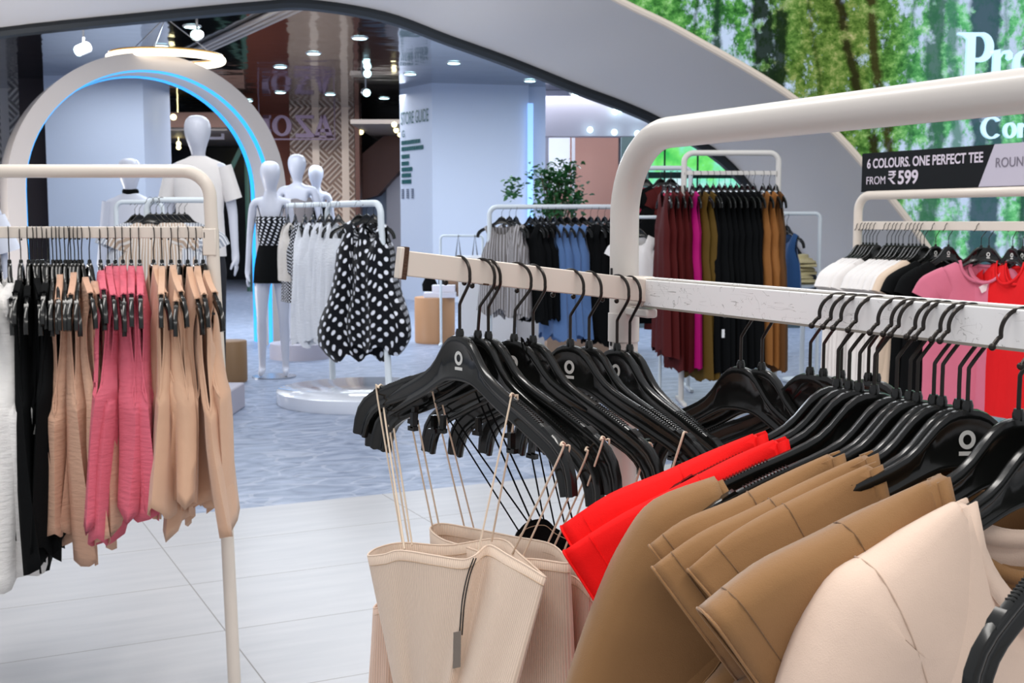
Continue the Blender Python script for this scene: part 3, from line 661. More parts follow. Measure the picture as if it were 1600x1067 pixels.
# ================================================================== RACKS
def rack(name, label, A, B, top, rail=None, r=.0175, rt=None, square=True, bend=.09, m=None, mrail=None, feet=True, foot_z=0.0, lean=(0, 0), group=None, poles=(True, True)):
    A = Vector((A[0], A[1], 0)); B = Vector((B[0], B[1], 0)); d = (B - A).normalized(); L_ = (B - A).length; rt = rt or r
    e = empty(name, (A.x, A.y, foot_z), math.atan2(d.y, d.x), label, 'clothes rack', group); top -= foot_z; m = m or M_cream
    pts = []
    if poles[0]:
        pts += [(lean[0], 0, 0.02), (lean[0] * .5, 0, top * .5), (0, 0, top - bend - .02)]
        pts += [(bend - bend * math.cos(PI / 2 * i / 8), 0, top - bend + bend * math.sin(PI / 2 * i / 8)) for i in range(9)]
    else: pts += [(0, 0, top)]
    pts += [(L_ / 2, 0, top)]
    if poles[1]:
        pts += [(L_ - bend + bend * math.sin(PI / 2 * i / 8), 0, top - bend + bend * math.cos(PI / 2 * i / 8)) for i in range(9)]
        pts += [(L_, 0, top - bend - .02), (L_ + lean[1] * .5, 0, top * .5), (L_ + lean[1], 0, 0.02)]
    else: pts += [(L_, 0, top)]
    mb = MB(); mb.tube(pts, rt, 16); mb.build('frame', m, e, angle=60)
    if rail:
        z, h, t = rail; z -= foot_z; mb = MB(); mb.box(rt * .6, L_ - rt * .6, -t / 2, t / 2, z - h / 2, z + h / 2); mb.build('hanging_rail', mrail or m, e, bevel=.002)
    if feet:
        for x, k in ((lean[0], 0), (L_ + lean[1], 1)):
            if poles[k]:
                mb = MB(); mb.box(x - .015, x + .015, -.22, .22, 0.0, .025); mb.build('foot_bar', m, e, bevel=.004)
    return e
# ---- foreground rack
KR = 1904.0
def railpt(px, z=0.0):
    d = KR / (px + 130.0); return Vector(((px - 800) / F * d, d, z))
Rz = CAMH - .0978           # rail centre height
RA = railpt(975); RDIR = (railpt(1600) - RA).normalized()
LR = 1.25
fr = empty('clothes_rack', (RA.x, RA.y, 0), math.atan2(RDIR.y, RDIR.x), 'large white tube clothes rack in the foreground with scuffed hanging rail', 'clothes rack')
top = CAMH + .1165
pts = [(0, 0, .02), (0, 0, .7), (0, 0, top - .13)] + [(.11 - .11 * math.cos(PI / 2 * i / 12), 0, top - .11 + .11 * math.sin(PI / 2 * i / 12)) for i in range(13)] + [(.4, 0, top), (.8, 0, top)]
pts += [(LR - .11 + .11 * math.sin(PI / 2 * i / 12), 0, top - .11 + .11 * math.cos(PI / 2 * i / 12)) for i in range(13)] + [(LR, 0, .7), (LR, 0, .02)]
mb = MB(); mb.tube(pts, .0205, 28); mb.build('frame', M_white, fr, angle=60)
mb = MB(); RT = .016
x0 = .062; mb.box(x0, LR - .02, -RT / 2, RT / 2, Rz - .0185, Rz + .0185)
mb.box(x0 + .001, LR - .02, RT / 2 - .003, RT / 2 + .001, Rz + .0175, Rz + .0215)
mb.build('hanging_rail', M_scuff, fr, bevel=.0015)
mb = MB(); mb.box(x0 + .002, LR - .02, -RT / 2 + .002, RT / 2 - .003, Rz + .0186, Rz + .0192); mb.box(x0 + .001, LR - .02, -RT / 2 - .0006, -RT / 2 + .001, Rz - .0196, Rz - .0168); mb.build('rail_groove', mat('rail_groove', '#8c867d', .5), fr, smooth=False)
mb = MB(); mb.box(.028, .066, -.011, .0135, Rz - .0195, Rz + .022); mb.build('rail_bracket', M_cream, fr, bevel=.004)
mb = MB(); mb.box(.012, .075, -.009, .009, Rz - .034, Rz - .0215); mb.build('bracket_shelf', M_white, fr, bevel=.003)
mb = MB()
for (x, z0, z1) in ((.0, Rz + .005, Rz + .032), (.0, Rz - .078, Rz - .048), (.0, Rz - .36, Rz - .30), (.0, Rz - .6, Rz - .54)):
    mb.box(x - .0024, x + .0024, -.0212, -.018, z0, z1)
mb.build('slot', M_dark, fr, smooth=False)
mb = MB(); mb.lathe([(.0222, -.02), (.0222, .02)], 24, (0, 0, Rz - .052)); mb.build('sleeve', M_white, fr)
mb = MB()
for (x, zz, a) in ((.80, top + .004, .012),):
    mb.obox((x, -.0203, zz), (a, 0, .0008), (0, .0005, 0), (0, 0, .0011))
mb.build('paint_chip', mat('bare_chip', '#8a6f5c', .6), fr, smooth=False)
for x in (0, LR):
    mb = MB(); mb.box(x - .02, x + .02, -.28, .28, 0, .03); mb.build('foot_bar', M_white, fr, bevel=.005)
# face-out arm, leaves the bracket to the left and a little towards the camera, tipped up
A0 = railpt(1012, CAMH - .0965 + .0012); A1 = at(634, 411.5, 1.52)
ad = (A1 - A0).normalized(); asd = Vector((-ad.y, ad.x, 0)).normalized(); aup = ad.cross(asd); aup = aup if aup.z > 0 else -aup
arm = empty('faceout_arm', A0, 0, 'cream display arm sticking out left from the foreground rack, tip rusty', 'display arm')
alen = (A1 - A0).length
mb = MB(); mb.obox(ad * alen / 2, ad * alen / 2, asd * .0075, aup * .0158); mb.build('arm_bar', M_cream, arm, bevel=.0015)
mb = MB(); mb.obox(ad * (alen + .003), ad * .0032, asd * .0086, aup * .0205); mb.build('end_stop', M_rust, arm, bevel=.001)
mb = MB(); mb.obox(ad * (alen + .0085), ad * .0028, asd * .0084, aup * .0195); mb.build('end_plate', M_cream, arm, bevel=.0015)
mb = MB(); mb.obox(ad * .245 - aup * .0152, ad * .004, asd * .0078, aup * .0012); mb.build('rust_spot', M_rust, arm, smooth=False)
# back rail behind the main rail, carried on the same brackets
BR0, BR1 = Vector((.29, 1.60, CAMH - .1005)), Vector((.442, 1.445, CAMH - .1005))
bar = empty('back_arm', BR0, math.atan2(BR1.y - BR0.y, BR1.x - BR0.x), 'white display arm just behind the scuffed foreground rail', 'display arm')
mb = MB(); mb.box(-.03, (BR1 - BR0).length, -.006, .006, -.009, .009); mb.build('arm_bar', M_white, bar, bevel=.0015)

# ---- hangers on the face-out arm
ARMN = [(718, -50, 0), (746, -40, .10), (763, -43, 0), (803, -28, .05), (833, -44, 0), (891.6, -39, 0), (921, -46, 0), (965, -50, 0), (985, -56, 0)]
def armpt(px):
    lo, hi = 0.0, 1.0
    for _ in range(30):
        mid = (lo + hi) / 2; p = A0 + ad * alen * mid
        if 800 + p.x / p.y * F > px: lo = mid
        else: hi = mid
    return A0 + ad * alen * lo
desc = ['nearest the rusty tip, white emblem in front', 'second from the tip', 'third from the tip', 'fourth from the tip with white emblem', 'fifth from the tip', 'sixth from the tip with white emblem', 'seventh from the tip', 'eighth from the tip with white emblem', 'ninth and last, beside the rack post']
AH = []
for i, (px, a_, t_) in enumerate(ARMN):
    p = armpt(px); p.z += .0158 * aup.z - .102 + .0018
    AH.append(hanger(p, math.radians(a_), 'black plastic hanger on the cream arm, ' + desc[i], 'hangers on the cream arm', flip=False, logo=i in (0, 3, 5, 7), tilt=t_))
for i, (px, a_) in enumerate(((1160, -52), (1193, -56), (1269, -46), (1290, -50), (1318, -52), (1361, -48), (1374, -54))):
    k_ = (px - 800) / F; dv = BR1 - BR0; t = (k_ * BR0.y - BR0.x) / (dv.x - k_ * dv.y); p = BR0 + dv * t; p.z = BR0.z + .009 - .0995
    hanger(p, math.radians(a_), 'black hanger behind the scuffed rail, %s from the left' % ORD[i], 'hangers behind the scuffed rail', logo=False)
# ---- hangers on the main rail
NR = [(1313, -4), (1331, -2), (1347, 0), (1371, 1), (1406, 3), (1427, 4), (1439, 4), (1465, 5), (1478, 5), (1505, 6), (1519, 4), (1600, 12), (1646, 14), (1774, 30)]
RH = []
for i, (px, a_) in enumerate(NR):
    p = railpt(px, Rz + .0185 - .1005 - (.014 if i == 12 else 0)); tl = -.16 if i == 13 else 0
    RH.append(hanger(p, math.radians(a_), 'glossy black hanger on the scuffed white rail, %s from the left' % ORD[i] if i < 13 else 'nearest black hanger, its bent tip over the cream tee', 'hangers on the scuffed rail', logo=i in (10,), flip=False, tilt=tl))

# ================================================================== CLOTHES
def fabric(name, col, rough=0.85, bump=0.12, bs=900, ribs=0, var=0.05, sheen=0.25):
    if name in MATS: return MATS[name]
    m = mat(name, col, rough, bump=0, var=var, vscale=14, sheen=sheen, spec=0.25)
    n, l = nodes(m); b = n['Principled BSDF']
    tc = N(m, 'ShaderNodeTexCoord')
    t = N(m, 'ShaderNodeTexNoise', i_Scale=float(bs), i_Detail=2.0); l.new(tc.outputs['Object'], t.inputs['Vector'])
    t2 = N(m, 'ShaderNodeTexNoise', i_Scale=28.0, i_Detail=3.0); l.new(tc.outputs['Object'], t2.inputs['Vector'])
    if bump >= .25:
        mpc = N(m, 'ShaderNodeMapping'); mpc.inputs['Scale'].default_value = (1, 1, 4.5); l.new(tc.outputs['Object'], mpc.inputs[0]); l.new(mpc.outputs[0], t2.inputs['Vector']); t2.inputs['Scale'].default_value = 22.0; t2.inputs['Detail'].default_value = 5.0
    h = mth(m, 'ADD', mth(m, 'MULTIPLY', t.outputs['Fac'], 0.3), mth(m, 'MULTIPLY', t2.outputs['Fac'], 1.2))
    if ribs:
        sp = N(m, 'ShaderNodeSeparateXYZ'); l.new(tc.outputs['UV'], sp.inputs[0])
        w = mth(m, 'SINE', mth(m, 'MULTIPLY', sp.outputs['X'], ribs * 2 * PI))
        h = mth(m, 'ADD', mth(m, 'MULTIPLY', h, .35), mth(m, 'MULTIPLY', w, 0.22))
        cc = mixc(m, mth(m, 'ADD', mth(m, 'MULTIPLY', w, 0.5), 0.5), tuple(c * .88 for c in hexc(col)[:3]) + (1,), tuple(min(1, c * 1.1) for c in hexc(col)[:3]) + (1,))
        l.new(cc, b.inputs['Base Color'])
    bp = N(m, 'ShaderNodeBump'); bp.inputs['Strength'].default_value = bump * 4; bp.inputs['Distance'].default_value = 0.0022 if bump < .25 else .0042
    l.new(h, bp.inputs['Height']); l.new(bp.outputs[0], b.inputs['Normal'])
    return m
def top(name, loc, rz, m, label, cat, group=None, puff=0.0, trim=0.0, Wsh=.17, neck=.075, nd=.09, ndb=.02, ah=.2, inset=.03, Wc=.21, Wh=.22, L=.62, T=.03, folds=(.012, 3), seed=0,
        sleeve=None, nu=22, nv=18, sc_=1.0, hemwave=0.0, tilt=0.0, cinch=None, collar=None, stitch=None, solid=0.0, parts=None, twist=0.0, shear=0.0, mstitch=None):
    """a garment hanging on a hanger whose collar is at loc: two cloth sheets joined at shoulders and sides"""
    rr = random.Random(seed); ph = [rr.uniform(0, 6.3) for _ in range(6)]; am = folds[0] * rr.uniform(.8, 1.2); kf = folds[1]
    zs = hdrop(Wsh); vs = []; fs = []; uv = []
    arm = ah / max(L - zs, .01)
    def edge(v):
        d = v * (L - zs)
        if d < ah: t = d / ah; w = Wsh - inset * math.sin(PI * min(1, t * 1.25) * .8) * (1 if t < .8 else 1) + (Wc - Wsh) * max(0, (t - .55) / .45) ** 2
        else: t = (d - ah) / max(L - zs - ah, .01); w = Wc + (Wh - Wc) * t
        if cinch:
            w -= cinch[1] * math.exp(-((v - cinch[0]) / .06) ** 2)
        w += puff * math.exp(-((v - .78) / .22) ** 2) - puff * .8 * max(0, (v - .9) / .1)
        return w
    def nz(x, s):
        ax = abs(x)
        if ax >= neck: return -hdrop(ax) + .0045
        dpt = nd if s < 0 else ndb
        return -hdrop(neck) + .0045 - dpt * math.sqrt(max(0, 1 - (ax / neck) ** 2))
    rows = [i / nv for i in range(nv + 1)]
    us = [-1 + 2 * j / nu for j in range(nu + 1)]
    def P(s, j, v):
        u = us[j]; w = edge(v); x = u * w; zt = nz(u * Wsh, s)
        z = zt + (-L - zt) * v
        d = v * (L - zs); open_ = 1 - min(1, d / ah) if ah > 0 else 0
        body = (1 - abs(u) ** 2.6) ** .5 if abs(u) < 1 else 0
        rise = min(1, .22 + 1.9 * v ** .6)
        y = T * rise * (body * (1 - .3 * open_) + .45 * open_ * min(1, d / (ah * .3)) * (abs(u) ** 2))
        if v == 0: y = .0078 if abs(u * Wsh) >= neck else .006 + .012 * (1 - abs(u * Wsh) / neck) * (1 if s < 0 else .4)
        y *= s
        g = min(1, v * 1.6) ** 1.2
        y += am * g * math.sin(kf * PI * u + ph[0] + 1.2 * v) + am * .5 * g * math.sin(kf * 2.3 * PI * u + ph[1] + s)
        x += am * .5 * g * math.sin(5 * v + ph[2] + u * 2) + shear * v
        z += hemwave * v * math.sin(2.2 * PI * u + ph[3]) - hemwave * .6 * v * abs(u)
        if twist: a = twist * v; x, y = x * math.cos(a) - y * math.sin(a), x * math.sin(a) + y * math.cos(a)
        return Vector((x, y, z))
    n = nu + 1
    for s in (-1, 1):
        for v in rows:
            row = [P(s, j, v) for j in range(n)]; acc = [0]
            for j in range(nu): acc.append(acc[-1] + (row[j + 1] - row[j]).length)
            vs += row; uv += [((acc[j] - acc[nu // 2]) * s, v * L) for j in range(n)]
    off = n * (nv + 1)
    # weld sides below the armpit and shoulders
    par = list(range(len(vs)))
    for i, v in enumerate(rows):
        if v * (L - zs) >= ah - 1e-6:
            for j in (0, nu): par[off + i * n + j] = i * n + j
    for j in range(n):
        if abs(us[j] * Wsh) >= neck: 
            pass
    for s in (0, 1):
        for i in range(nv):
            for j in range(nu):
                q = [s * off + i * n + j, s * off + i * n + j + 1, s * off + (i + 1) * n + j + 1, s * off + (i + 1) * n + j]
                q = [par[k] for k in q]
                fs.append(tuple(q))
    for j in range(nu):                                     # shoulder strip over the hanger
        if abs(us[j] * Wsh) >= neck - 1e-6 and abs(us[j + 1] * Wsh) >= neck - 1e-6: fs.append((j, j + 1, off + j + 1, off + j))
    body_v, body_f = vs, fs
    e = empty(name, loc, rz, label, cat, group); e.scale = (sc_,) * 3; e.rotation_euler = (0, tilt, rz)
    used = sorted({k for f in body_f for k in f}); mp = {k: i for i, k in enumerate(used)}
    o = mesh('body', [body_v[k] for k in used], [tuple(mp[k] for k in f) for f in body_f], m, e, uvs=[uv[k] for k in used], angle=80)
    if solid:
        md = o.modifiers.new('cloth', 'SOLIDIFY'); md.thickness = solid; md.offset = 0
    if trim:
        for s2 in (0, nu):
            if ah <= 0: break
            kk = [i for i, v in enumerate(rows) if v * (L - zs) < ah]; a_ = [vs[i * n + s2] for i in kk]; b_ = [vs[off + i * n + s2] for i in kk]
            mb = MB(); mb.tube(smoothpts(a_ + [vs[(kk[-1] + 1) * n + s2]] + b_[::-1], 2, True), trim, 6, closed=True); mb.build('armhole_binding', m, e)
    if sleeve:
        for s in ((-1, 1) if not sleeve.get('one') else (sleeve['one'],)):
            path = sleeve['path']; hs = sleeve['h']; ty = sleeve['t']; nn = 20; sv = []; sf = []; su = []
            pp = smoothpts([Vector((x, 0, -z)) for x, z in path], 4); m_ = len(pp)
            seed2 = rr.uniform(0, 6)
            ringpts = []
            for i, p in enumerate(pp):
                t = i / (m_ - 1); d = (pp[min(i + 1, m_ - 1)] - pp[max(i - 1, 0)]).normalized(); dn = Vector((d.z, 0, -d.x)); dn = dn if dn.z < 0 else -dn
                k = t * (len(hs) - 1); k0 = min(int(k), len(hs) - 2); h = hs[k0] + (hs[k0 + 1] - hs[k0]) * (k - k0)
                k = t * (len(ty) - 1); k0 = min(int(k), len(ty) - 2); tt_ = ty[k0] + (ty[k0 + 1] - ty[k0]) * (k - k0)
                ring = []
                for q in range(nn):
                    a = 2 * PI * q / nn; cu = math.cos(a); si = math.sin(a)
                    si2 = math.copysign(abs(si) ** .55, si); pt = p - dn * .0065 + dn * (h / 2 * (1 - cu)) + Vector((0, tt_ * si2 * (1 + .35 * math.sin(2 * a + seed2) * t), 0))
                    pt.y += .006 * t * math.sin(seed2 + 3 * a) + sleeve.get('sway', 0) * t
                    ring.append(Vector((s * pt.x, pt.y, pt.z)))
                ringpts.append(ring); sv += ring; su += [(q / nn * .3, t * .3) for q in range(nn)]
            for i in range(m_ - 1):
                for q in range(nn): sf.append((i * nn + q, i * nn + (q + 1) % nn, (i + 1) * nn + (q + 1) % nn, (i + 1) * nn + q))
            so = mesh('sleeve', sv, sf, m, e, uvs=su, angle=80)
            if solid: md = so.modifiers.new('cloth', 'SOLIDIFY'); md.thickness = solid; md.offset = 0
            if stitch:
                mb = MB(); i0 = max(1, int((m_ - 1) * sleeve.get('hem', .82))); r1 = ringpts[i0]; r0 = min(ringpts, key=lambda r: abs(abs(r[0].x) - sleeve.get('seamx', 9)))
                mb.tube(smoothpts([p + Vector((0, (.0008 if p.y > 0 else -.0008), 0)) for p in r1], 2, True), .0007, 5, closed=True)
                mb.build('hem_stitching', mstitch or m, so)
                mb = MB(); mb.tube(smoothpts([p + Vector((0, (.0006 if p.y > 0 else -.0006), 0)) for p in r0], 2, True), .0007, 5, closed=True); mb.build('armhole_seam', mstitch or m, so)
                mb = MB(); mb.tube(smoothpts(ringpts[-1], 2, True), .0016, 6, closed=True); mb.build('cuff_edge', m, so)
    if collar:
        for s in (-1, 1):
            cv = []; k = 24; mb = MB()
            for j in range(k + 1):
                x = -neck + 2 * neck * j / k; a = math.sqrt(max(0, 1 - (x / neck) ** 2)); dpt = nd if s < 0 else ndb
                z = -hdrop(neck) + .004 - dpt * a; y = s * (.006 + .012 * (1 - abs(x) / neck) * (1 if s < 0 else .4) + (T * .35 * a if s < 0 else 0))
                cv.append((Vector((x, y, z)), Vector((x * (1 + collar / neck * .9), y + s * .001, z - collar * (.35 + .65 * a)))))
            mv = [c[0] for c in cv] + [c[1] for c in cv]; n2 = k + 1
            mf = [(i, i + 1, n2 + i + 1, n2 + i) for i in range(k)]
            co = mesh('collar', [v + Vector((0, s * .0012, 0)) for v in mv], mf, m, e, angle=80)
            md = co.modifiers.new('cloth', 'SOLIDIFY'); md.thickness = .0028; md.offset = 0
    return e
TEE_SL = dict(path=[(.088, .060), (.12, .0735), (.15, .087), (.19, .106), (.245, .130), (.298, .167)], h=[.08, .15, .19, .19, .17, .15], t=[.010, .020, .030, .032, .028, .022], hem=.90, seamx=.176)
M_red = fabric('red_jersey', '#ee0000', .75, sheen=.0, var=.03)
M_brown = fabric('tan_brown_jersey', '#946d45', .85, sheen=.3, var=.05)
M_brownst = fabric('brown_stitching', '#745434', .9)
M_creamj = fabric('cream_jersey', '#e6ccb9', .8, sheen=.15, var=.02)
M_creamst = fabric('cream_stitching', '#cbb09c', .9)
def on(h, dy=0.0): return h.location.copy()
tee = dict(Wsh=.185, nd=.085, Wc=.235, Wh=.24, L=.66, T=.034, ah=.2, inset=.01, nu=30, nv=26, solid=.0012, stitch=True)
def fgtee(i, m, ms, label, seed, neck=.076, **kw):
    a = dict(tee); a.update(kw); a.setdefault('sleeve', TEE_SL)
    h = RH[i]; return top('t_shirt', h.location, h.rotation_euler.z, m, label, 't-shirt', None, neck=neck, seed=seed, mstitch=ms, **a)
fgtee(0, M_red, M_red, 'bright red tee on the scuffed rail, the farther of two red ones', 11, folds=(.008, 2), collar=.014)
fgtee(2, M_red, M_red, 'bright red tee on the scuffed rail, in front of the other red one', 12, folds=(.008, 2), collar=.014, sleeve=dict(TEE_SL, path=[(.088, .060), (.12, .0735), (.15, .088), (.19, .109), (.25, .140), (.312, .180)], h=[.08, .15, .19, .2, .19, .175]))
fgtee(3, M_brown, M_brownst, 'tan brown tee draped directly in front of the red tees, wide neck', 13, neck=.160, collar=.012, Wsh=.19, nd=.06, folds=(.016, 2), sleeve=dict(path=[(.165, .095), (.2275, .120), (.257, .158), (.282, .212), (.312, .30), (.345, .42)], h=[.15, .19, .19, .18, .17, .15], t=[.028, .036, .036, .034, .03, .028], hem=.97))
fgtee(6, M_brown, M_brownst, 'tan brown tee with open cuff, second of the brown ones', 14, folds=(.010, 3), collar=.014, sleeve=dict(TEE_SL, path=[(.088, .060), (.12, .0735), (.15, .087), (.19, .106), (.235, .124), (.268, .148)]))
fgtee(8, M_brown, M_brownst, 'tan brown tee with broad stitched cuff in the middle of the brown ones', 15, neck=.066, folds=(.010, 3), collar=.014, sleeve=dict(TEE_SL, path=[(.078, .056), (.12, .0735), (.15, .087), (.19, .106), (.24, .129), (.284, .160)]))
fgtee(9, M_brown, M_brownst, 'tan brown tee with a folded small cuff, fourth of the brown ones', 16, neck=.078, folds=(.010, 3), collar=.014, sleeve=dict(path=[(.088, .060), (.12, .0735), (.15, .087), (.19, .106), (.225, .126), (.262, .156)], h=[.08, .13, .15, .13, .10, .075], t=[.010, .018, .026, .026, .022, .018], hem=.88, seamx=.176))
fgtee(11, M_brown, M_brownst, 'tan brown tee directly behind the cream tee', 17, neck=.072, folds=(.010, 2), collar=.014)
fgtee(12, M_creamj, M_creamst, 'cream long-sleeved tee at the front of the scuffed rail', 18, neck=.074, nd=.10, ndb=.035, Wsh=.176, folds=(.010, 2), collar=.017, T=.04,
      sleeve=dict(path=[(.088, .058), (.12, .0725), (.168, .098), (.205, .120), (.240, .185), (.266, .28), (.30, .46)], h=[.08, .15, .19, .18, .16, .14, .12], t=[.012, .024, .038, .04, .04, .036, .03], hem=.98, seamx=.176))
# white size label inside the cream collar
mb = MB(); p = hp(RH[12], .028, -.108, -.002); mb.obox((0, 0, 0), (.014, 0, 0), (0, .0006, 0), (0, 0, .012))
o = mb.build('neck_label', mat('white_label', '#f0f0f0', .6), None, smooth=False, loc=p); tag(o, 'small white size label in the neck of the cream tee', 'label')

# ---- ribbed camisoles hanging by thin straps from the arm hangers
def cami(label, tops, bots, m, straps, seed=0, extra=None):
    T_ = smoothpts([at(*p) for p in tops], 6, True); B_ = smoothpts([at(*p) for p in bots], 6, True); n = len(T_); rows = 16
    e = empty('camisole', at(*tops[0]), 0, label, 'camisole'); o0 = e.location
    vs = []; uv = []; L_ = [0]
    for i in range(n): L_.append(L_[-1] + (T_[(i + 1) % n] - T_[i]).length)
    rr = random.Random(seed); ph = rr.uniform(0, 6)
    for r in range(rows + 1):
        t = r / rows
        for i in range(n + 1):
            p = T_[i % n].lerp(B_[i % n], t); w = .004 * t * math.sin(8 * 2 * PI * i / n + ph + 2 * t)
            p = p + Vector((w * .4, w, 0))
            if r == 0: p = p + Vector((0, 0, -.001))
            vs.append(p - o0); uv.append((L_[i], t * .4))
    n1 = n + 1
    fs = [(r * n1 + i, r * n1 + i + 1, (r + 1) * n1 + i + 1, (r + 1) * n1 + i) for r in range(rows) for i in range(n)]
    o = mesh('body', vs, fs, m, e, uvs=uv, angle=80); md = o.modifiers.new('cloth', 'SOLIDIFY'); md.thickness = .0022; md.offset = 0
    mb = MB(); mb.tube([p - o0 for p in T_], .0013, 6, closed=True); mb.build('top_edge', m, e)
    # stitched hem line
    mb = MB(); mb.tube([T_[i].lerp(B_[i], .055) - o0 + Vector((0, -.0016, 0)) for i in range(n)], .0006, 5, closed=True); mb.build('hem_stitching', M_camst, e)
    for st_ in straps:
        mb = MB(); mb.tube([p - o0 for p in smoothpts([at(*p) for p in st_], 5)], .0013, 6); mb.build('strap', m_strap if m is not M_blackf else M_blackf, e)
    return e
M_rib = fabric('beige_rib_knit', '#ead2bd', .85, ribs=330, bump=.16, sheen=.2)
M_ribp = fabric('pinkish_rib_knit', '#e8c8b4', .85, ribs=300, bump=.16, sheen=.2)
M_camst = fabric('beige_stitching', '#c4a88c', .9)
m_strap = fabric('beige_strap', '#dfcbb4', .7)
M_blackf = fabric('black_fabric', (.006, .006, .007, 1), .8, sheen=.1) if False else mat('black_fabric', (.004, .0045, .005, 1), .9, bump=.2, bscale=400, spec=.1)
def limb(h, x, dz=.0): return hp(h, x, -hdrop(x) + .0025 + dz)
def topx(p):   # world -> photo pixel + depth
    v = p - Vector((0, 0, CAMH)); y = v.y * math.cos(TILT) - v.z * math.sin(TILT); z = v.y * math.sin(TILT) + v.z * math.cos(TILT)
    return (800 + F * v.x / y, 533.5 - F * z / y, p.y)
def strap(h, x, a, b, rise=2.2):
    """over the hanger arm at x, down to garment points a and b"""
    c = topx(limb(h, x, .0012)); w = 4.5
    return [a, (c[0] - w - (a[0] < b[0]) * 0, c[1] + 20, c[2] - .008), (c[0] - 3, c[1] + 3, c[2] - .007), (c[0], c[1] - 2, c[2]), (c[0] + 4, c[1] + 3, c[2] + .007), (c[0] + w + 2, c[1] + 22, c[2] + .008), b]
cA = cami('front ribbed beige camisole hanging from the first hanger by thin straps',
          [(575, 868, 1.50), (600, 866, 1.475), (626, 860, 1.46), (680, 868, 1.43), (722, 874, 1.41), (742, 868, 1.405), (764, 852, 1.42), (795, 868, 1.38), (830, 888, 1.345), (852, 902, 1.33), (846, 896, 1.36), (812, 866, 1.42), (780, 842, 1.50), (700, 852, 1.56), (630, 848, 1.58), (590, 856, 1.54)],
          [(626, 1130, 1.48), (640, 1130, 1.46), (655, 1130, 1.45), (670, 1130, 1.43), (685, 1130, 1.41), (694, 1130, 1.405), (705, 1130, 1.40), (725, 1130, 1.37), (760, 1130, 1.345), (790, 1130, 1.33), (788, 1130, 1.36), (770, 1130, 1.42), (745, 1130, 1.50), (700, 1130, 1.56), (660, 1130, 1.57), (635, 1130, 1.53)],
          M_rib, [strap(AH[0], -.168, (632, 858, 1.47), (644, 852, 1.56)), strap(AH[0], .104, (746, 868, 1.41), (768, 846, 1.49))], 1)
mb = MB(); o0 = cA.location
for dx in (0, 4):
    mb.tube([p - o0 for p in smoothpts([at(740 + dx, 872, 1.40), at(730 + dx, 900, 1.40), at(722 + dx, 940, 1.40), at(718 + dx, 992, 1.40)], 4)], .0008, 5)
mb.build('tag_string', M_dark, cA)
mb = MB(); mb.obox(at(714, 1015, 1.398) - o0, (.0045, .001, .0006), (-.0001, .0006, 0), (.0005, 0, .022)); mb.build('price_tag', mat('grey_tag', '#7b736c', .6), cA, smooth=False)
cami('plain beige camisole hanging behind the front ribbed one',
     [(770, 868, 1.47), (800, 872, 1.44), (840, 874, 1.41), (884, 880, 1.385), (886, 874, 1.40), (860, 850, 1.46), (800, 838, 1.58), (740, 826, 1.66), (690, 818, 1.70), (672, 826, 1.68), (690, 842, 1.62), (720, 852, 1.56)],
     [(770, 1130, 1.46), (800, 1130, 1.44), (840, 1130, 1.41), (892, 1130, 1.385), (900, 1130, 1.40), (880, 1130, 1.46), (810, 1130, 1.58), (750, 1130, 1.66), (710, 1130, 1.70), (690, 1130, 1.68), (700, 1130, 1.62), (730, 1130, 1.56)],
     M_rib, [strap(AH[1], -.172, (630, 856, 1.60), (640, 856, 1.62)), strap(AH[0], .196, (800, 866, 1.44), (816, 872, 1.43)), strap(AH[2], -.15, (676, 824, 1.69), (686, 822, 1.68))], 2)
cami('pinkish ribbed camisole at the back of the beige ones, beside the red tee',
     [(862, 902, 1.44), (895, 900, 1.42), (922, 925, 1.40), (926, 935, 1.43), (905, 890, 1.50), (860, 860, 1.60), (800, 850, 1.68), (740, 838, 1.74), (730, 846, 1.70), (790, 860, 1.62), (830, 880, 1.52)],
     [(880, 1130, 1.44), (905, 1130, 1.42), (918, 1130, 1.40), (925, 1130, 1.43), (912, 1130, 1.50), (870, 1130, 1.60), (810, 1130, 1.68), (760, 1130, 1.74), (750, 1130, 1.70), (800, 1130, 1.62), (850, 1130, 1.52)],
     M_ribp, [strap(AH[1], .188, (848, 866, 1.50), (862, 862, 1.52)), strap(AH[2], -.10, (730, 842, 1.70), (744, 840, 1.72)), strap(AH[2], .19, (876, 876, 1.48), (888, 880, 1.5))], 3)
cami('left lower beige camisole showing under the front ribbed one',
     [(584, 950, 1.60), (604, 945, 1.58), (640, 930, 1.60), (700, 925, 1.66), (700, 915, 1.70), (640, 915, 1.70), (600, 935, 1.66)],
     [(572, 1130, 1.60), (600, 1130, 1.58), (640, 1130, 1.60), (700, 1130, 1.66), (700, 1130, 1.70), (640, 1130, 1.70), (590, 1130, 1.66)],
     M_ribp, [], 4)
cami('small black strappy top hanging behind the beige camisoles',
     [(806, 838, 1.72), (822, 818, 1.71), (850, 812, 1.70), (868, 826, 1.69), (892, 838, 1.68), (905, 842, 1.70), (890, 836, 1.76), (850, 822, 1.80), (815, 826, 1.77)],
     [(800, 960, 1.72), (822, 960, 1.71), (850, 960, 1.70), (872, 960, 1.69), (892, 960, 1.68), (900, 960, 1.70), (890, 960, 1.76), (850, 960, 1.80), (815, 960, 1.77)],
     M_blackf, [strap(AH[4], -.165, (812, 832, 1.72), (828, 820, 1.72)), strap(AH[4], -.10, (832, 818, 1.71), (848, 816, 1.71)),
                strap(AH[4], -.03, (850, 814, 1.70), (868, 828, 1.70)), strap(AH[3], .02, (886, 834, 1.69), (902, 842, 1.69))], 5)
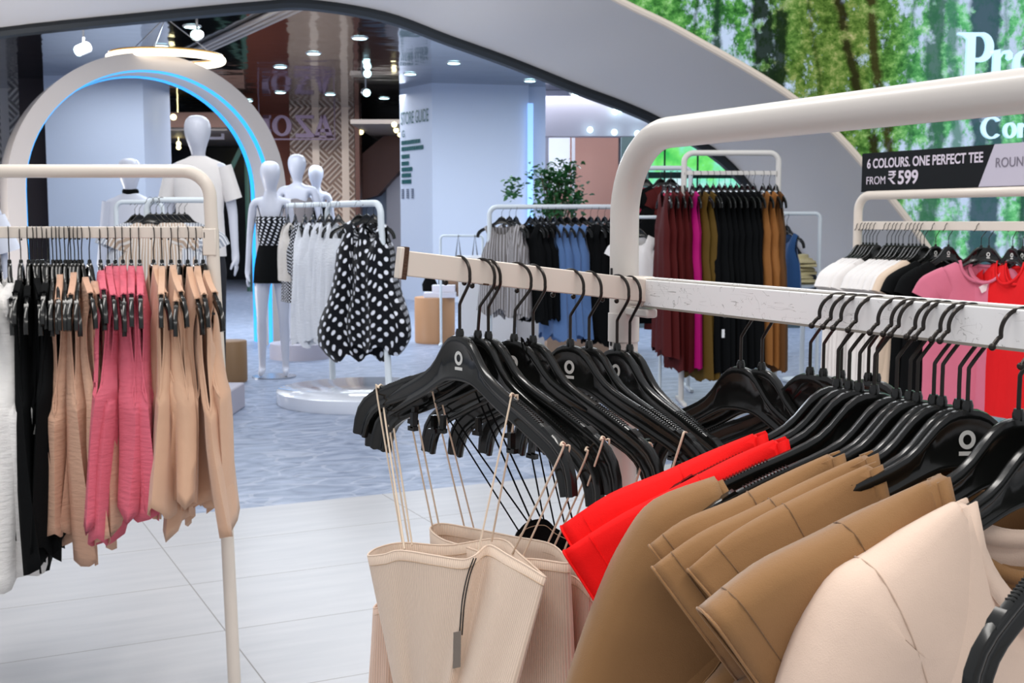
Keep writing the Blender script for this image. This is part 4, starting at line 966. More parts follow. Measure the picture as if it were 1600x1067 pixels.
# beige straps looped on the far hangers, running down behind the red tee
def loose_strap(h, x, label):
    e = empty('looped_strap', limb(h, x), 0, label, 'strap'); c = topx(limb(h, x, .002))
    mb = MB(); mb.tube([at(*p) - e.location for p in smoothpts([Vector(q) for q in ((c[0] - 30, c[1] + 90, c[2] - .006), (c[0] - 6, c[1] + 14, c[2] - .007), (c[0], c[1] - 2, c[2]), (c[0] + 4, c[1] + 14, c[2] + .007), (c[0] - 14, c[1] + 90, c[2] + .008))], 5)], .0016, 6)
    mb.build('strap_loop', m_strap, e)
loose_strap(AH[5], .178, 'thin beige strap looped over the arm of a hanger beside the red tee')
loose_strap(AH[3], .196, 'thin beige strap on the hanger tip above the red tee')

# ================================================================== LEFT RACK
def railat(A, B, px, z):
    A = Vector(A[:2]); B = Vector(B[:2]); k = (px - 800) / F; d = B - A
    t = (k * A.y - A.x) / (d.x - k * d.y); p = A + d * t; return Vector((p.x, p.y, z))
LA, LB = (-2.35, 3.4), (-.838, 3.4)
lr = rack('clothes_rack', 'cream clothes rack at the left hung with white, black, beige and pink tops', LA, LB, CAMH + .138, (CAMH - .0310, .032, .018), .0185, bend=.075, lean=(-.03, .036), feet=False)
mb = MB(); mb.box(1.512 - .02, 1.512 + .018, -.0205, .0205, CAMH - .095, CAMH - .02); mb.build('rail_bracket', M_cream, lr, bevel=.003)
M_wht = fabric('white_crinkle_cotton', '#f2f0ee', .85, bump=.3)
M_bei = fabric('beige_crinkle_cotton', '#deb196', .8, bump=.34, sheen=.1)
M_pin = fabric('rose_pink_crinkle', '#e66e82', .8, bump=.34, sheen=.1)
M_bei2 = fabric('sand_linen', '#d2aa8e', .85, bump=.2)
zl = CAMH - .0310 + .016 - .1005
groups = [('white', M_wht, (-26, -4, 16), .82, .25, .085, .05), ('black', M_blackf, (34, 46, 53, 60, 67, 76), .74, .19, .022, .062), ('beige', M_bei, (96, 108, 118, 129, 141), .72, .21, .034, .050),
          ('rose pink', M_pin, (158, 170, 181, 193, 206, 219), .67, .20, .034, .024), ('sand beige', M_bei2, (241, 254, 268, 281, 294, 307, 318), .65, .185, .028, .020)]
rr = random.Random(3)
for nm, m_, pxs, L_, W_, T_, nk_ in groups:
    for i, px in enumerate(pxs):
        p = railat(LA, LB, px, zl); rz = math.radians(-70 + rr.uniform(-9, 9)); o_ = '%s from the left' % ORD[i]
        tl = rr.uniform(-.09, .09); hanger(p, rz, 'black hanger on the left rack holding the %s %s top' % (ORD[i], nm), 'hangers on the left rack', logo=False, hook=ME_HOOKB, tilt=tl)
        last = i == len(pxs) - 1
        top('sleeveless_top' , p, rz, m_, '%s sleeveless top on the left rack, %s of its colour' % (nm, o_), 'top', '%s tops on the left rack' % nm,
            Wsh=rr.uniform(.128, .158), neck=max(.018, nk_ + rr.uniform(-.02, .022)), nd=.14, ndb=.06, ah=.27, inset=.035, Wc=W_, Wh=W_ + rr.uniform(.02, .08), L=L_ + rr.uniform(-.05, .06), T=T_ * rr.uniform(.8, 1.1), folds=(.018, 2.3), seed=i + len(nm) * 7, nu=20, nv=20, hemwave=.035, solid=.0012, tilt=tl, trim=.0026, twist=rr.uniform(-.25, .25))
for i, px in enumerate((84, 90, 103, 112, 124)):
    p = railat(LA, LB, px, zl); hanger(p, math.radians(-72 + rr.uniform(-3, 3)), 'bare black hanger between the black and beige tops, %s from the left' % ORD[i], 'bare hangers on the left rack', logo=False, hook=ME_HOOKB)

# ================================================================== TEE RACK WITH SIGN
TA = Vector((1.529, 5.4, 0)); TB = TA + Vector((.44, -.898, 0)) * 1.25
tr = rack('clothes_rack', 'cream rack of plain tees under the black price sign', TA, TB, CAMH + .112, (CAMH - .019, .036, .018), .0195, bend=.07)
sg = empty('price_sign', (TA.x, TA.y, CAMH + .131), math.atan2(-.898, .44), 'black and pale grey sign board on top of the tee rack', 'sign')
def s_of(px):
    k = (px - 800) / F; return (k * TA.y - TA.x) / (.44 + k * .898)
M_signb = mat('sign_black', '#0f1215', .45, spec=.25); M_signg = mat('sign_pale_grey', '#c2bccb', .5); M_signw = mat('sign_lettering', '#d9cfdc', .5); M_signd = mat('sign_grey_lettering', '#77717f', .5)
hb = .163; s1, s2 = s_of(1524), s_of(1547)
mb = MB(); mb.add([(.02, -.004, 0), (s1, -.004, 0), (s2, -.004, hb), (.02, -.004, hb), (.02, .004, 0), (s1, .004, 0), (s2, .004, hb), (.02, .004, hb)], [(0, 1, 2, 3), (4, 5, 6, 7), (0, 1, 5, 4), (1, 2, 6, 5), (2, 3, 7, 6), (3, 0, 4, 7)])
mb.build('black_panel', M_signb, sg, smooth=False)
mb = MB(); mb.add([(s1, -.004, 0), (1.23, -.004, 0), (1.23, -.004, hb), (s2, -.004, hb), (s1, .004, 0), (1.23, .004, 0), (1.23, .004, hb), (s2, .004, hb)], [(0, 1, 2, 3), (4, 5, 6, 7), (0, 1, 5, 4), (1, 2, 6, 5), (2, 3, 7, 6), (3, 0, 4, 7)])
mb.build('pale_panel', M_signg, sg, smooth=False)
mb = MB(); mb.box(.02, 1.23, -.006, .006, -.004, .002); mb.build('sign_holder', M_signb, sg, smooth=False)
def signtext(s, px0, px1, z, h, m, bold=0.0):
    a = s_of(px0); b = s_of(px1); t = text(s, h, m, sg, 'lettering', (a, -.0055, z), (PI / 2, 0, 0), .0004, bold)
    bpy.context.view_layer.update(); w = t.dimensions.x
    if w > 0: t.scale = ((b - a) / w, 1, 1)
signtext('6 COLOURS. ONE PERFECT TEE', 1351, 1530, .098, .056, M_signw, .0012)
signtext('FROM', 1350, 1379, .028, .048, M_signw)
signtext('599', 1399, 1430, .026, .078, M_signw, .0018)
a_ = s_of(1385); b_ = s_of(1396); w_ = b_ - a_; mb = MB(); y_ = (-.0062, -.005)
mb.box(a_, b_, *y_, .0745, .0815); mb.box(a_, b_, *y_, .0625, .0690)
mb.add([(x, y, z) for y in y_ for x, z in ((a_, .0505), (a_ + w_ * .25, .0505), (b_, .026), (b_ - w_ * .35, .026))], [(0, 1, 2, 3), (4, 5, 6, 7), (0, 1, 5, 4), (1, 2, 6, 5), (2, 3, 7, 6), (3, 0, 4, 7)])
ar = [(a_ + w_ * .35 + w_ * .42 * math.sin(PI * i / 10), .0640 + .0140 * math.cos(PI * i / 10)) for i in range(11)]
mb.tube([(a_, -.0056, .0500)] + [(x, -.0056, z) for x, z in ar[::-1]], .0032, 6)
mb.build('rupee_symbol', M_signw, sg, smooth=False)
signtext('ROUND NECK', 1549, 1652, .075, .052, M_signd)
zt = CAMH - .019 + .018 - .1005
M_twht = fabric('white_jersey', '#e8e4e2', .85); M_tcream = fabric('oat_jersey', '#dcc6b0', .85); M_tpink = fabric('dusty_pink_jersey', '#d2718a', .85); M_tred = fabric('scarlet_jersey', '#e0161c', .8, sheen=0)
SL = dict(path=[(.150, .088), (.19, .106), (.235, .135), (.265, .19)], h=[.19, .185, .165, .145], t=[.034, .034, .032, .028])
tees = [(1341, 'white'), (1347, 'white'), (1352, 'white'), (1357, 'white'), (1362, 'white'), (1368, 'white'), (1384, 'white'), (1391, 'white'), (1397, 'white'), (1402, 'white'), (1409, 'white'), (1418, 'white'), (1424, 'white'), (1430, 'white'), (1436, 'cream'), (1442, 'cream'),
        (1460, 'black'), (1480, 'black'), (1531, 'pink'), (1543, 'pink'), (1580, 'red'), (1596, 'red')]
mm = {'white': M_twht, 'cream': M_tcream, 'black': M_blackf, 'pink': M_tpink, 'red': M_tred}; cnt = {}
for px, c in tees:
    k = cnt.get(c, 0); cnt[c] = k + 1; p = railat(TA, TB, px, zt)
    rz = math.radians({'white': 28, 'cream': 26, 'black': 22, 'pink': -8 if k == 0 else -50, 'red': -74}[c] + rr.uniform(-3, 3))
    hanger(p, rz, 'black hanger of the %s %s tee on the rack under the sign' % (ORD[k], c), 'hangers under the sign', logo=px > 1450, hook=ME_HOOKB, sc_=.95)
    top('t_shirt', p, rz, mm[c], '%s tee on the rack under the sign, %s %s one from the left' % (c, ORD[k], c), 't-shirt', '%s tees under the sign' % c, neck=.078, nd=.085, Wsh=.175, Wc=.22, Wh=.225, L=.68, T=.05 if c != 'white' else .035, ah=.18, inset=.0,
        folds=(.008, 2), seed=k + px, sleeve=SL, nu=14, nv=12, sc_=.95, collar=.012 if c in ('pink', 'red') else None)
    if px == 1531:
        mb = MB(); q = p + Vector((-.0, -.055, -.155)); mb.obox((0, 0, 0), (.018, 0, .01), (0, .0008, 0), (-.006, 0, .012)); o = mb.build('neck_label', mat('white_label', '#f0f0f0', .6), None, smooth=False, loc=q); tag(o, 'white label at the neck of the dusty pink tee', 'label')

# ================================================================== POLKA DOT RACK
def m_dots(name, sp_, r_, base='#0b0d14', dot='#e6e9f2'):
    m = mat(name, base, .85, sheen=.1, spec=.2); n, l = nodes(m); b = n['Principled BSDF']; tc = N(m, 'ShaderNodeTexCoord'); s = N(m, 'ShaderNodeSeparateXYZ'); l.new(tc.outputs['UV'], s.inputs[0])
    def cell(off):
        x = mth(m, 'SUBTRACT', mth(m, 'FRACT', mth(m, 'ADD', mth(m, 'DIVIDE', s.outputs['X'], sp_), 50 + off)), .5)
        y = mth(m, 'SUBTRACT', mth(m, 'FRACT', mth(m, 'ADD', mth(m, 'DIVIDE', s.outputs['Y'], sp_), 50 + off)), .5)
        return mth(m, 'LESS_THAN', mth(m, 'ADD', mth(m, 'MULTIPLY', x, x), mth(m, 'MULTIPLY', y, y)), r_ * r_)
    f = mth(m, 'MAXIMUM', cell(0), cell(.5)); l.new(mixc(m, f, hexc(base), hexc(dot)), b.inputs['Base Color']); return m
M_dotb = m_dots('large_polka_dot', .100, .175); M_dots = m_dots('small_polka_dot', .032, .2)
M_rackw = mat('pale_rack_enamel', '#dbe4ea', .4)
PA, PB = (-1.66, 9.8), (-.935, 8.72)
mb = MB(); mb.lathe([(.02, 0), (.66, 0), (.665, .01), (.665, .092), (.655, .1), (.02, .1)], 48)
pl = mb.build('round_plinth', mat('gloss_white_plinth', '#dfe4ee', .12, coat=.5), None, loc=(-1.10, 9.08, 0), angle=50); tag(pl, 'low round glossy white plinth under the polka dot dress rack', 'plinth')
rack('clothes_rack', 'pale rack of white and polka dot dresses standing on the round plinth', (-1.43, 9.48), PB, CAMH + .128, None, .024, bend=.09, m=M_rackw, foot_z=.1, lean=(.05, .10), feet=False)
zp = CAMH + .128 + .020 - .1005
M_lace = fabric('ivory_lace', '#d9d3cc', .9, bump=.5); M_wd = fabric('white_eyelet_cotton', '#e9edf4', .9, bump=.4)
PA2 = (-1.43, 9.48)
def pd(px, rz, m, label, grp, **kw):
    p = railat(PA2, PB, px, zp); hanger(p, math.radians(rz), 'black hanger of the ' + label, 'hangers on the polka dot rack', logo=False, hook=ME_HOOKB)
    a = dict(nu=18, nv=16, ah=.16, inset=.02, Wsh=.14, neck=.09, nd=.12, ndb=.06); a.update(kw); return top('dress', p, math.radians(rz), m, label, 'dress', grp, seed=int(px), **a)
pd(517, 28, M_lace, 'ivory lace dress, leftmost on the pale rack over the round plinth', None, L=.42, Wc=.19, Wh=.20, T=.05) if False else None
zz = zp
def at_px(px, d, rz, m, label, z=zp, **kw):
    p = Vector(((px - 800) / F * d, d, z)); a = dict(nu=18, nv=16, ah=.14, inset=.02, Wsh=.14, neck=.09, nd=.12, ndb=.06); a.update(kw)
    hanger(p, math.radians(rz), 'black hanger holding the ' + label, 'hangers on the polka dot rack', logo=False, hook=ME_HOOKB); return top('dress', p, math.radians(rz), m, label, 'dress', None, seed=int(px), **a)
mb = MB(); mb.tube([(0, 0, 0), Vector((PA2[0], PA2[1], 0)) - Vector((-1.83, 10.0, 0))], .02, 10)
o = mb.build('side_arm', M_rackw, None, loc=(-1.83, 10.0, CAMH + .128)); tag(o, 'pale arm carrying on the top bar of the polka dot rack to the left', 'display arm')
at_px(452, 9.98, -72, M_lace, 'ivory lace top at the left end of the polka dot rack', L=.53, Wc=.20, Wh=.22, T=.08, shear=.05)
at_px(463, 9.85, -66, M_dots, 'short dress with tiny white dots beside the ivory lace top', L=.70, Wc=.17, Wh=.22, T=.09, cinch=(.25, .03), shear=-.02)
for i, (px, d) in enumerate(((478, 9.65), (490, 9.55), (503, 9.45), (516, 9.3), (530, 9.15))):
    at_px(px, d, -62 + i * 4, M_wd, 'white eyelet dress on the pale rack, %s from the left' % ORD[i], L=1.0 - .02 * i, Wc=.16, Wh=.24, T=.085, folds=(.02, 3), hemwave=.03)
at_px(562, 8.95, 12, M_dotb, 'big black dress with large white polka dots and puffed hem', L=1.04, Wc=.16, Wh=.24, T=.12, folds=(.02, 3), hemwave=.03, Wsh=.12, neck=.05, nd=.16, puff=.10)
at_px(585, 8.80, -40, M_dotb, 'second large polka dot dress, right end of the pale rack', L=.96, Wc=.16, Wh=.28, T=.12, folds=(.02, 3), hemwave=.03, puff=.10)
at_px(574, 8.9, -10, M_dots, 'tiny dotted black dress between the two large polka dot dresses', L=.80, Wc=.17, Wh=.22, T=.07)

# ================================================================== DRESS RACK
DA, DB = (1.262, 9.0), (1.955, 9.0)
rack('clothes_rack', 'tall pale rack of long maroon, magenta, olive, black and tan dresses', DA, DB, CAMH + .497, (CAMH + .352, .03, .012), .021, bend=.07, m=mat('pale_grey_enamel', '#d8d4cf', .4), lean=(0, 0))
zd = CAMH + .352 + .015 - .1005
M_mar = fabric('maroon_crepe', '#4c0b0a', .75, sheen=0); M_mag = fabric('magenta_satin', '#b00a6c', .6, sheen=0); M_oli = fabric('olive_satin', '#5a4310', .7, sheen=0); M_tan = fabric('tan_crepe', '#94602f', .7, sheen=0); M_brn = fabric('dark_tan_crepe', '#64401f', .7, sheen=0); M_blu = fabric('denim_blue_cloth', '#2b5488', .8)
M_tagw = mat('white_paper_tag', '#e4e4e4', .6)
k = {}
for px, c, m_, L_ in ((1036, 'maroon', M_mar, 1.22), (1046, 'maroon', M_mar, 1.26), (1056, 'maroon', M_mar, 1.34), (1066, 'maroon', M_mar, 1.36), (1080, 'magenta', M_mag, 1.34), (1091, 'olive', M_oli, 1.42), (1102, 'olive', M_oli, 1.40),
                      (1112, 'black', M_blackf, 1.36), (1121, 'black', M_blackf, 1.34), (1130, 'black', M_blackf, 1.37), (1139, 'black', M_blackf, 1.35), (1148, 'black', M_blackf, 1.34), (1157, 'black', M_blackf, 1.33), (1166, 'black', M_blackf, 1.32), (1175, 'black', M_blackf, 1.33),
                      (1189, 'tan', M_tan, 1.28), (1199, 'tan', M_tan, 1.32), (1209, 'dark tan', M_brn, 1.36)):
    i = k.get(c, 0); k[c] = i + 1; p = Vector(((px - 800) / F * 9.0, 9.0, zd)); rz = math.radians(-76 + rr.uniform(-6, 6))
    hanger(p, rz, 'black hanger on the tall rack with the %s %s dress' % (ORD[i], c), 'hangers on the tall dress rack', logo=False, hook=ME_HOOKB)
    top('long_dress', p, rz, m_, ('long %s dress on the tall rack' % c) + (', %s %s one from the left' % (ORD[i], c) if c not in ('magenta', 'dark tan') else ''), 'dress', '%s dresses on the tall rack' % c if c not in ('magenta', 'dark tan') else None,
        Wsh=.15, neck=.07, nd=.12, ndb=.04, ah=.2, Wc=.17, Wh=.24, L=L_, T=.045, folds=(.012, 3), cinch=(.33, .03), seed=px, nu=12, nv=14, hemwave=.02)
mb = MB(); mb.obox((0, 0, 0), (.010, 0, 0), (0, .002, 0), (0, 0, .03)); o = mb.build('price_tag', M_tagw, None, smooth=False, loc=at(1130, 521, 8.68)); tag(o, 'white paper tag on a long black dress', 'tag')
p = Vector(((1236 - 800) / F * 9.5, 9.5, CAMH - .05)); 
rack('clothes_rack', 'short pale rack with the blue dress behind the tan dresses', (2.02, 9.6), (2.42, 9.6), CAMH + .06, None, .015, bend=.04, m=M_rackw)
hanger(Vector((2.16, 9.6, CAMH - .035)), -1.1, 'black hanger holding the denim blue dress', 'hangers behind the tall rack', logo=False, hook=ME_HOOKB); top('dress', (2.16, 9.6, CAMH - .035), -1.1, M_blu, 'denim blue dress right of the tall dress rack', 'dress', None, L=.62, Wc=.15, Wh=.18, T=.05, nu=12, nv=10, Wsh=.14)
# rack left of it
rack('clothes_rack', 'pale rack left of the maroon dresses with a black tee in front', (.93, 9.75), (1.42, 9.75), CAMH + .42, None, .018, bend=.05, m=M_rackw)
zb = CAMH + .42 + .016 - .1
for px, c, m_, rz, L_ in ((1007, 'raspberry pink', fabric('raspberry_jersey', '#b73352', .8), 0, .8), (1030, 'black', M_blackf, 14, 1.15), (1046, 'dark maroon', M_mar, 10, 1.2)):
    p = Vector(((px - 800) / F * 9.75, 9.75, zb)); hanger(p, math.radians(rz), 'black hanger with the %s tee left of the tall rack' % c, 'hangers left of the tall rack', logo=False, hook=ME_HOOKB)
    top('t_shirt', p, math.radians(rz), m_, '%s tee hanging left of the maroon dresses' % c, 't-shirt', None, neck=.075, nd=.09, Wsh=.16, Wc=.19, Wh=.2, L=L_, T=.05, ah=.16, seed=px, sleeve=SL, nu=12, nv=10)
rack('clothes_rack', 'low pale rack holding a short white tee beside the foreground post', (.86, 9.3), (1.14, 9.3), CAMH + .03, None, .013, bend=.03, m=M_rackw)
p = Vector((.97, 9.3, CAMH + .03 + .012 - .1)); hanger(p, -.3, 'black hanger with the short white tee', 'hangers beside the foreground post', logo=False, hook=ME_HOOKB)
top('t_shirt', p, -.3, M_twht, 'short white tee with frilled sleeves just right of the foreground post', 't-shirt', None, neck=.07, nd=.08, Wsh=.14, Wc=.15, Wh=.17, L=.50, T=.06, ah=.16, seed=4, sleeve=SL, nu=12, nv=10)
# lit green window beyond
gw = empty('green_window', at(1075, 262, 15.0), 0, 'bright green and cyan lit window behind the tall dress rack', 'window')
def m_green():
    m = bpy.data.materials.new('lit_green_print'); m.use_nodes = True; n, l = nodes(m); n.clear(); out = N(m, 'ShaderNodeOutputMaterial'); em = N(m, 'ShaderNodeEmission'); l.new(em.outputs[0], out.inputs[0])
    tc = N(m, 'ShaderNodeTexCoord'); t = N(m, 'ShaderNodeTexNoise', i_Scale=2.2, i_Detail=4.0); l.new(tc.outputs['Object'], t.inputs['Vector'])
    l.new(ramp(m, t.outputs['Fac'], [(.34, '#38c25a'), (.46, '#7df07a'), (.55, '#8ef0d8'), (.66, '#dff6ff')]), em.inputs[0]); em.inputs[1].default_value = 1.0; return m
u = 15.0 / F; mb = MB(); mb.box(-60 * u, 90 * u, 0, .05, -.24, .36); mb.build('lit_pane', m_green(), gw, smooth=False)
mb = MB()
for x in (-38, 13): mb.box(x * u, (x + 2.4) * u, -.05, -.01, -.3, .4)
mb.box(-62 * u, 90 * u, -.05, -.01, -.13, -.055); mb.box(-62 * u, 90 * u, -.05, -.01, -.34, -.24); mb.box(-62 * u, 90 * u, -.05, -.01, .36, .44)
mb.build('window_frame', mat('dark_green_frame', '#26443f', .4), gw, smooth=False)
tt(flat('display_wall', 970, 1260, 15.4, 15.4, 0, 2.4, mat('grey_green_wall', '#6d7d80', .5)), 'grey green display wall behind the tall dress rack', 'wall panel')
# fabric hats / bags seen low between the tall rack and the tee rack
bb = empty('hat_display', at(1256, 425, 10.2), 0, 'pile of pale yellow frilled hats on a low stand right of the blue dress', 'hats')
bb2 = []
mb = MB(); mb.lathe([(.02, -.92), (.16, -.92), (.16, -.9), (.02, -.88), (.02, -.14), (.12, -.12), (.12, -.1)], 16); mb.build('stand', M_rackw, bb)
for i in range(7):
    mb = MB(); c0 = Vector((rr.uniform(-.06, .07), rr.uniform(-.05, .05), -.09 + i * .032))
    prof = [(.02, .05), (.045, .045), (.055, .01), (.10, -.005), (.115, -.02), (.11, -.025), (.05, -.01), (.02, -.01)]
    mb.lathe(prof, 20, c0); o = mb.build('hat', fabric('pale_yellow_straw', '#d9cc9a' if i % 2 else '#d9cc9a', .9, bump=.5), bb)

# ================================================================== DENIM RACK, COUNTER, DRUMS
EA, EB = (-.19, 10.3), (1.02, 10.3)
rack('clothes_rack', 'pale rack of grey tops, black trousers and denim in front of the white counter', EA, EB, CAMH + .12, None, .020, bend=.07, m=M_rackw)
ze = CAMH + .12 + .017 - .1005
M_gr = fabric('grey_stripe_cloth', '#7b7876', .85); M_den = fabric('washed_denim', '#5878a8', .85); 
def m_stripe(name, a, b_, per):
    m = mat(name, a, .85); n, l = nodes(m); b = n['Principled BSDF']; tc = N(m, 'ShaderNodeTexCoord'); s = N(m, 'ShaderNodeSeparateXYZ'); l.new(tc.outputs['UV'], s.inputs[0])
    f = mth(m, 'GREATER_THAN', mth(m, 'SINE', mth(m, 'MULTIPLY', s.outputs['X'], 2 * PI / per)), .2); l.new(mixc(m, f, hexc(a), hexc(b_)), b.inputs['Base Color']); return m
M_str = m_stripe('grey_white_stripe', '#6f6a68', '#a9a6a8', .03)
k = {}
for px, c, m_, L_, rz in ((784, 'grey striped', M_str, .80, -8), (796, 'grey striped', M_str, .82, -50), (806, 'grey striped', M_str, .84, -60), (828, 'black', M_blackf, .85, -55), (836, 'black', M_blackf, .86, -60), (845, 'black', M_blackf, .86, -60), (854, 'black', M_blackf, .84, -60),
                         (866, 'blue denim', M_den, 1.0, -60), (875, 'blue denim', M_den, 1.02, -55), (886, 'blue denim', M_den, 1.0, -50), (898, 'blue denim', M_den, .98, -50), (910, 'loose black', M_blackf, .62, -30), (922, 'loose black', M_blackf, 1.02, -55), (933, 'loose black', M_blackf, 1.05, -60), (944, 'loose black', M_blackf, 1.05, -60), (955, 'loose black', M_blackf, 1.05, -60)):
    i = k.get(c, 0); k[c] = i + 1; p = Vector(((px - 800) / F * 10.3, 10.3, ze)); rz = math.radians(rz)
    hanger(p, rz, 'black hanger with the %s %s garment behind the cream arm' % (ORD[i], c), 'hangers on the denim rack', logo=False, hook=ME_HOOKB)
    top('hanging_garment', p, rz, m_, '%s garment before the white counter, %s of its colour from the left' % (c, ORD[i]), 'garment', '%s garments before the counter' % c, Wsh=.15, neck=.08, nd=.1, ndb=.04, ah=.18, Wc=.17, Wh=.22, L=L_, T=.06, folds=(.015, 3), seed=px, nu=12, nv=12, hemwave=.03)
A = at(718, 400, 12.3); mb = MB(); mb.box(A.x, A.x + .55, 12.0, 12.6, 0, A.z); o = mb.build('display_counter', mat('white_laminate', '#dcdcde', .3), None, bevel=.01); tag(o, 'white display counter left of the grey striped tops', 'counter')
mb = MB(); mb.box(A.x + .57, A.x + 1.75, 12.15, 12.9, 0, .78); o = mb.build('display_counter', mat('white_laminate', '#dcdcde', .3), None, bevel=.01); tag(o, 'lower white display counter behind the denim garments', 'counter')
mb = MB(); mb.box(.32, 1.0, 11.3, 11.9, 0, .34); o = mb.build('wooden_plinth', mat('pale_wood', '#b99a80', .5, var=.1, vscale=4, stretch=(1, 1, 8)), None, bevel=.01); tag(o, 'low pale wooden plinth below the black garments', 'plinth')
sr = rack('clothes_rack', 'small low white rack with two black straps behind the counter', (-.78, 13.3), (-.32, 13.3), CAMH - .16, None, .014, bend=.04, m=M_rackw)
for i, px in enumerate((716, 742)):
    mb = MB(); q = at(px, 368, 13.28); x = 0
    mb.tube([(-.03, 0, -.25), (0, 0, .012), (.03, 0, -.25)], .008, 6); o = mb.build('bag_strap', M_dark, None, loc=q); tag(o, ('left' if i == 0 else 'right') + ' black bag strap hanging on the small white rack', 'strap')
def drum(name, px, yb, d, r, h, m, label):
    mb = MB(); mb.lathe([(.02, 0), (r - .005, 0), (r - .005, .015), (r, .015), (r, h - .006), (r - .006, h), (.02, h)], 48); o = mb.build(name, m, None, loc=((px - 800) / F * d, d, 0), angle=50); tag(o, label, 'stool'); return o
M_drum = mat('tan_wood_drum', '#b98a62', .45, var=.05, vscale=5, stretch=(3, 3, .3))
drum('drum_stool', 679, 537, 13.55, .225, .51, M_drum, 'tan wooden drum stool with white boxes on top')
drum('drum_stool', 358, 605, 10.2, .135, .35, mat('dark_tan_drum', '#8a6a48', .5), 'darker tan drum stool behind the sand beige tops')
q = at(690, 460, 13.5); q.z = .51
mb = MB(); mb.box(-.19, .16, -.14, .10, 0, .055); o = mb.build('gift_box', mat('white_card', '#e2dfe8', .5), None, loc=q, bevel=.003); tag(o, 'large flat white box on the tan drum stool', 'box')
mb = MB(); mb.box(-.10, .15, -.10, .08, .056, .135); o = mb.build('gift_box', mat('white_card', '#e2dfe8', .5), None, loc=q, bevel=.003); tag(o, 'smaller white box stacked on the flat box', 'box')
mb = MB(); mb.lathe([(.01, 0), (.05, 0), (.055, .08), (.03, .16), (.04, .17), (.01, .18)], 14, sx=1.6, sy=.7); o = mb.build('handbag', M_blackf, None, loc=q + Vector((-.14, .14, .056))); tag(o, 'small black handbag behind the white boxes', 'bag')
hb_ = empty('handbag', q + Vector((.09, .13, .0)), 0, 'tan and black handbag behind the white boxes', 'bag'); mb = MB(); mb.box(-.11, .13, -.035, .035, 0, .24); mb.build('bag_body', mat('brown_leather', '#8b6a50', .5), hb_, bevel=.02); mb = MB(); mb.box(-.13, -.02, -.04, .04, .10, .25); mb.build('bag_flap', M_blackf, hb_, bevel=.01)

# potted tree
pt = empty('potted_tree', ((866 - 800) / F * 12.9, 13.2, 0), 0, 'leafy green potted tree behind the denim rack', 'plant')
mb = MB(); mb.lathe([(.02, 0), (.15, 0), (.19, .36), (.17, .36), (.16, .33), (.02, .32)], 24); mb.build('pot', mat('grey_pot', '#77787c', .6), pt)
mb = MB(); rt = random.Random(5); tips = []
for i in range(26):
    a_ = rt.uniform(0, 6.28); rr_ = rt.uniform(.03, .25); h_ = rt.uniform(1.45, 1.97); e_ = Vector((rr_ * math.cos(a_), rr_ * math.sin(a_) * .7, h_)); tips.append(e_)
    mb.tube(smoothpts([(0, 0, .33), (e_.x * .15, e_.y * .15, .9), (e_.x * .55, e_.y * .5, h_ * .8), e_], 4), .006, 5)
mb.build('stems', mat('bark_brown', '#5b4a38', .8), pt)
tips.append(Vector((-.46, 0, 1.68))); tips.append(Vector((-.4, 0.05, 1.72))); mbl = MB()
for t_ in tips:
    for j in range(34):
        c = t_ + Vector((rt.gauss(0, .065), rt.gauss(0, .06), rt.gauss(-.01, .065))); d = Vector((rt.uniform(-1, 1), rt.uniform(-1, 1), rt.uniform(-.6, .5))).normalized(); s_ = d.cross(Vector((rt.uniform(-1, 1), rt.uniform(-1, 1), 1))).normalized()
        L_ = rt.uniform(.045, .075); w_ = L_ * .36; nn = d.cross(s_) * .008
        mbl.add([c, c + d * L_ * .35 + s_ * w_ - nn, c + d * L_ * .75 + s_ * w_ * .7 - nn, c + d * L_ * 1.1, c + d * L_ * .75 - s_ * w_ * .7 - nn, c + d * L_ * .35 - s_ * w_ - nn, c + d * L_ * .5], [(0, 1, 6), (1, 2, 6), (2, 3, 6), (3, 4, 6), (4, 5, 6), (5, 0, 6)])
mbl.build('foliage', mat('ficus_leaf', '#2f6b35', .45, var=.45, vscale=9), pt, angle=180)

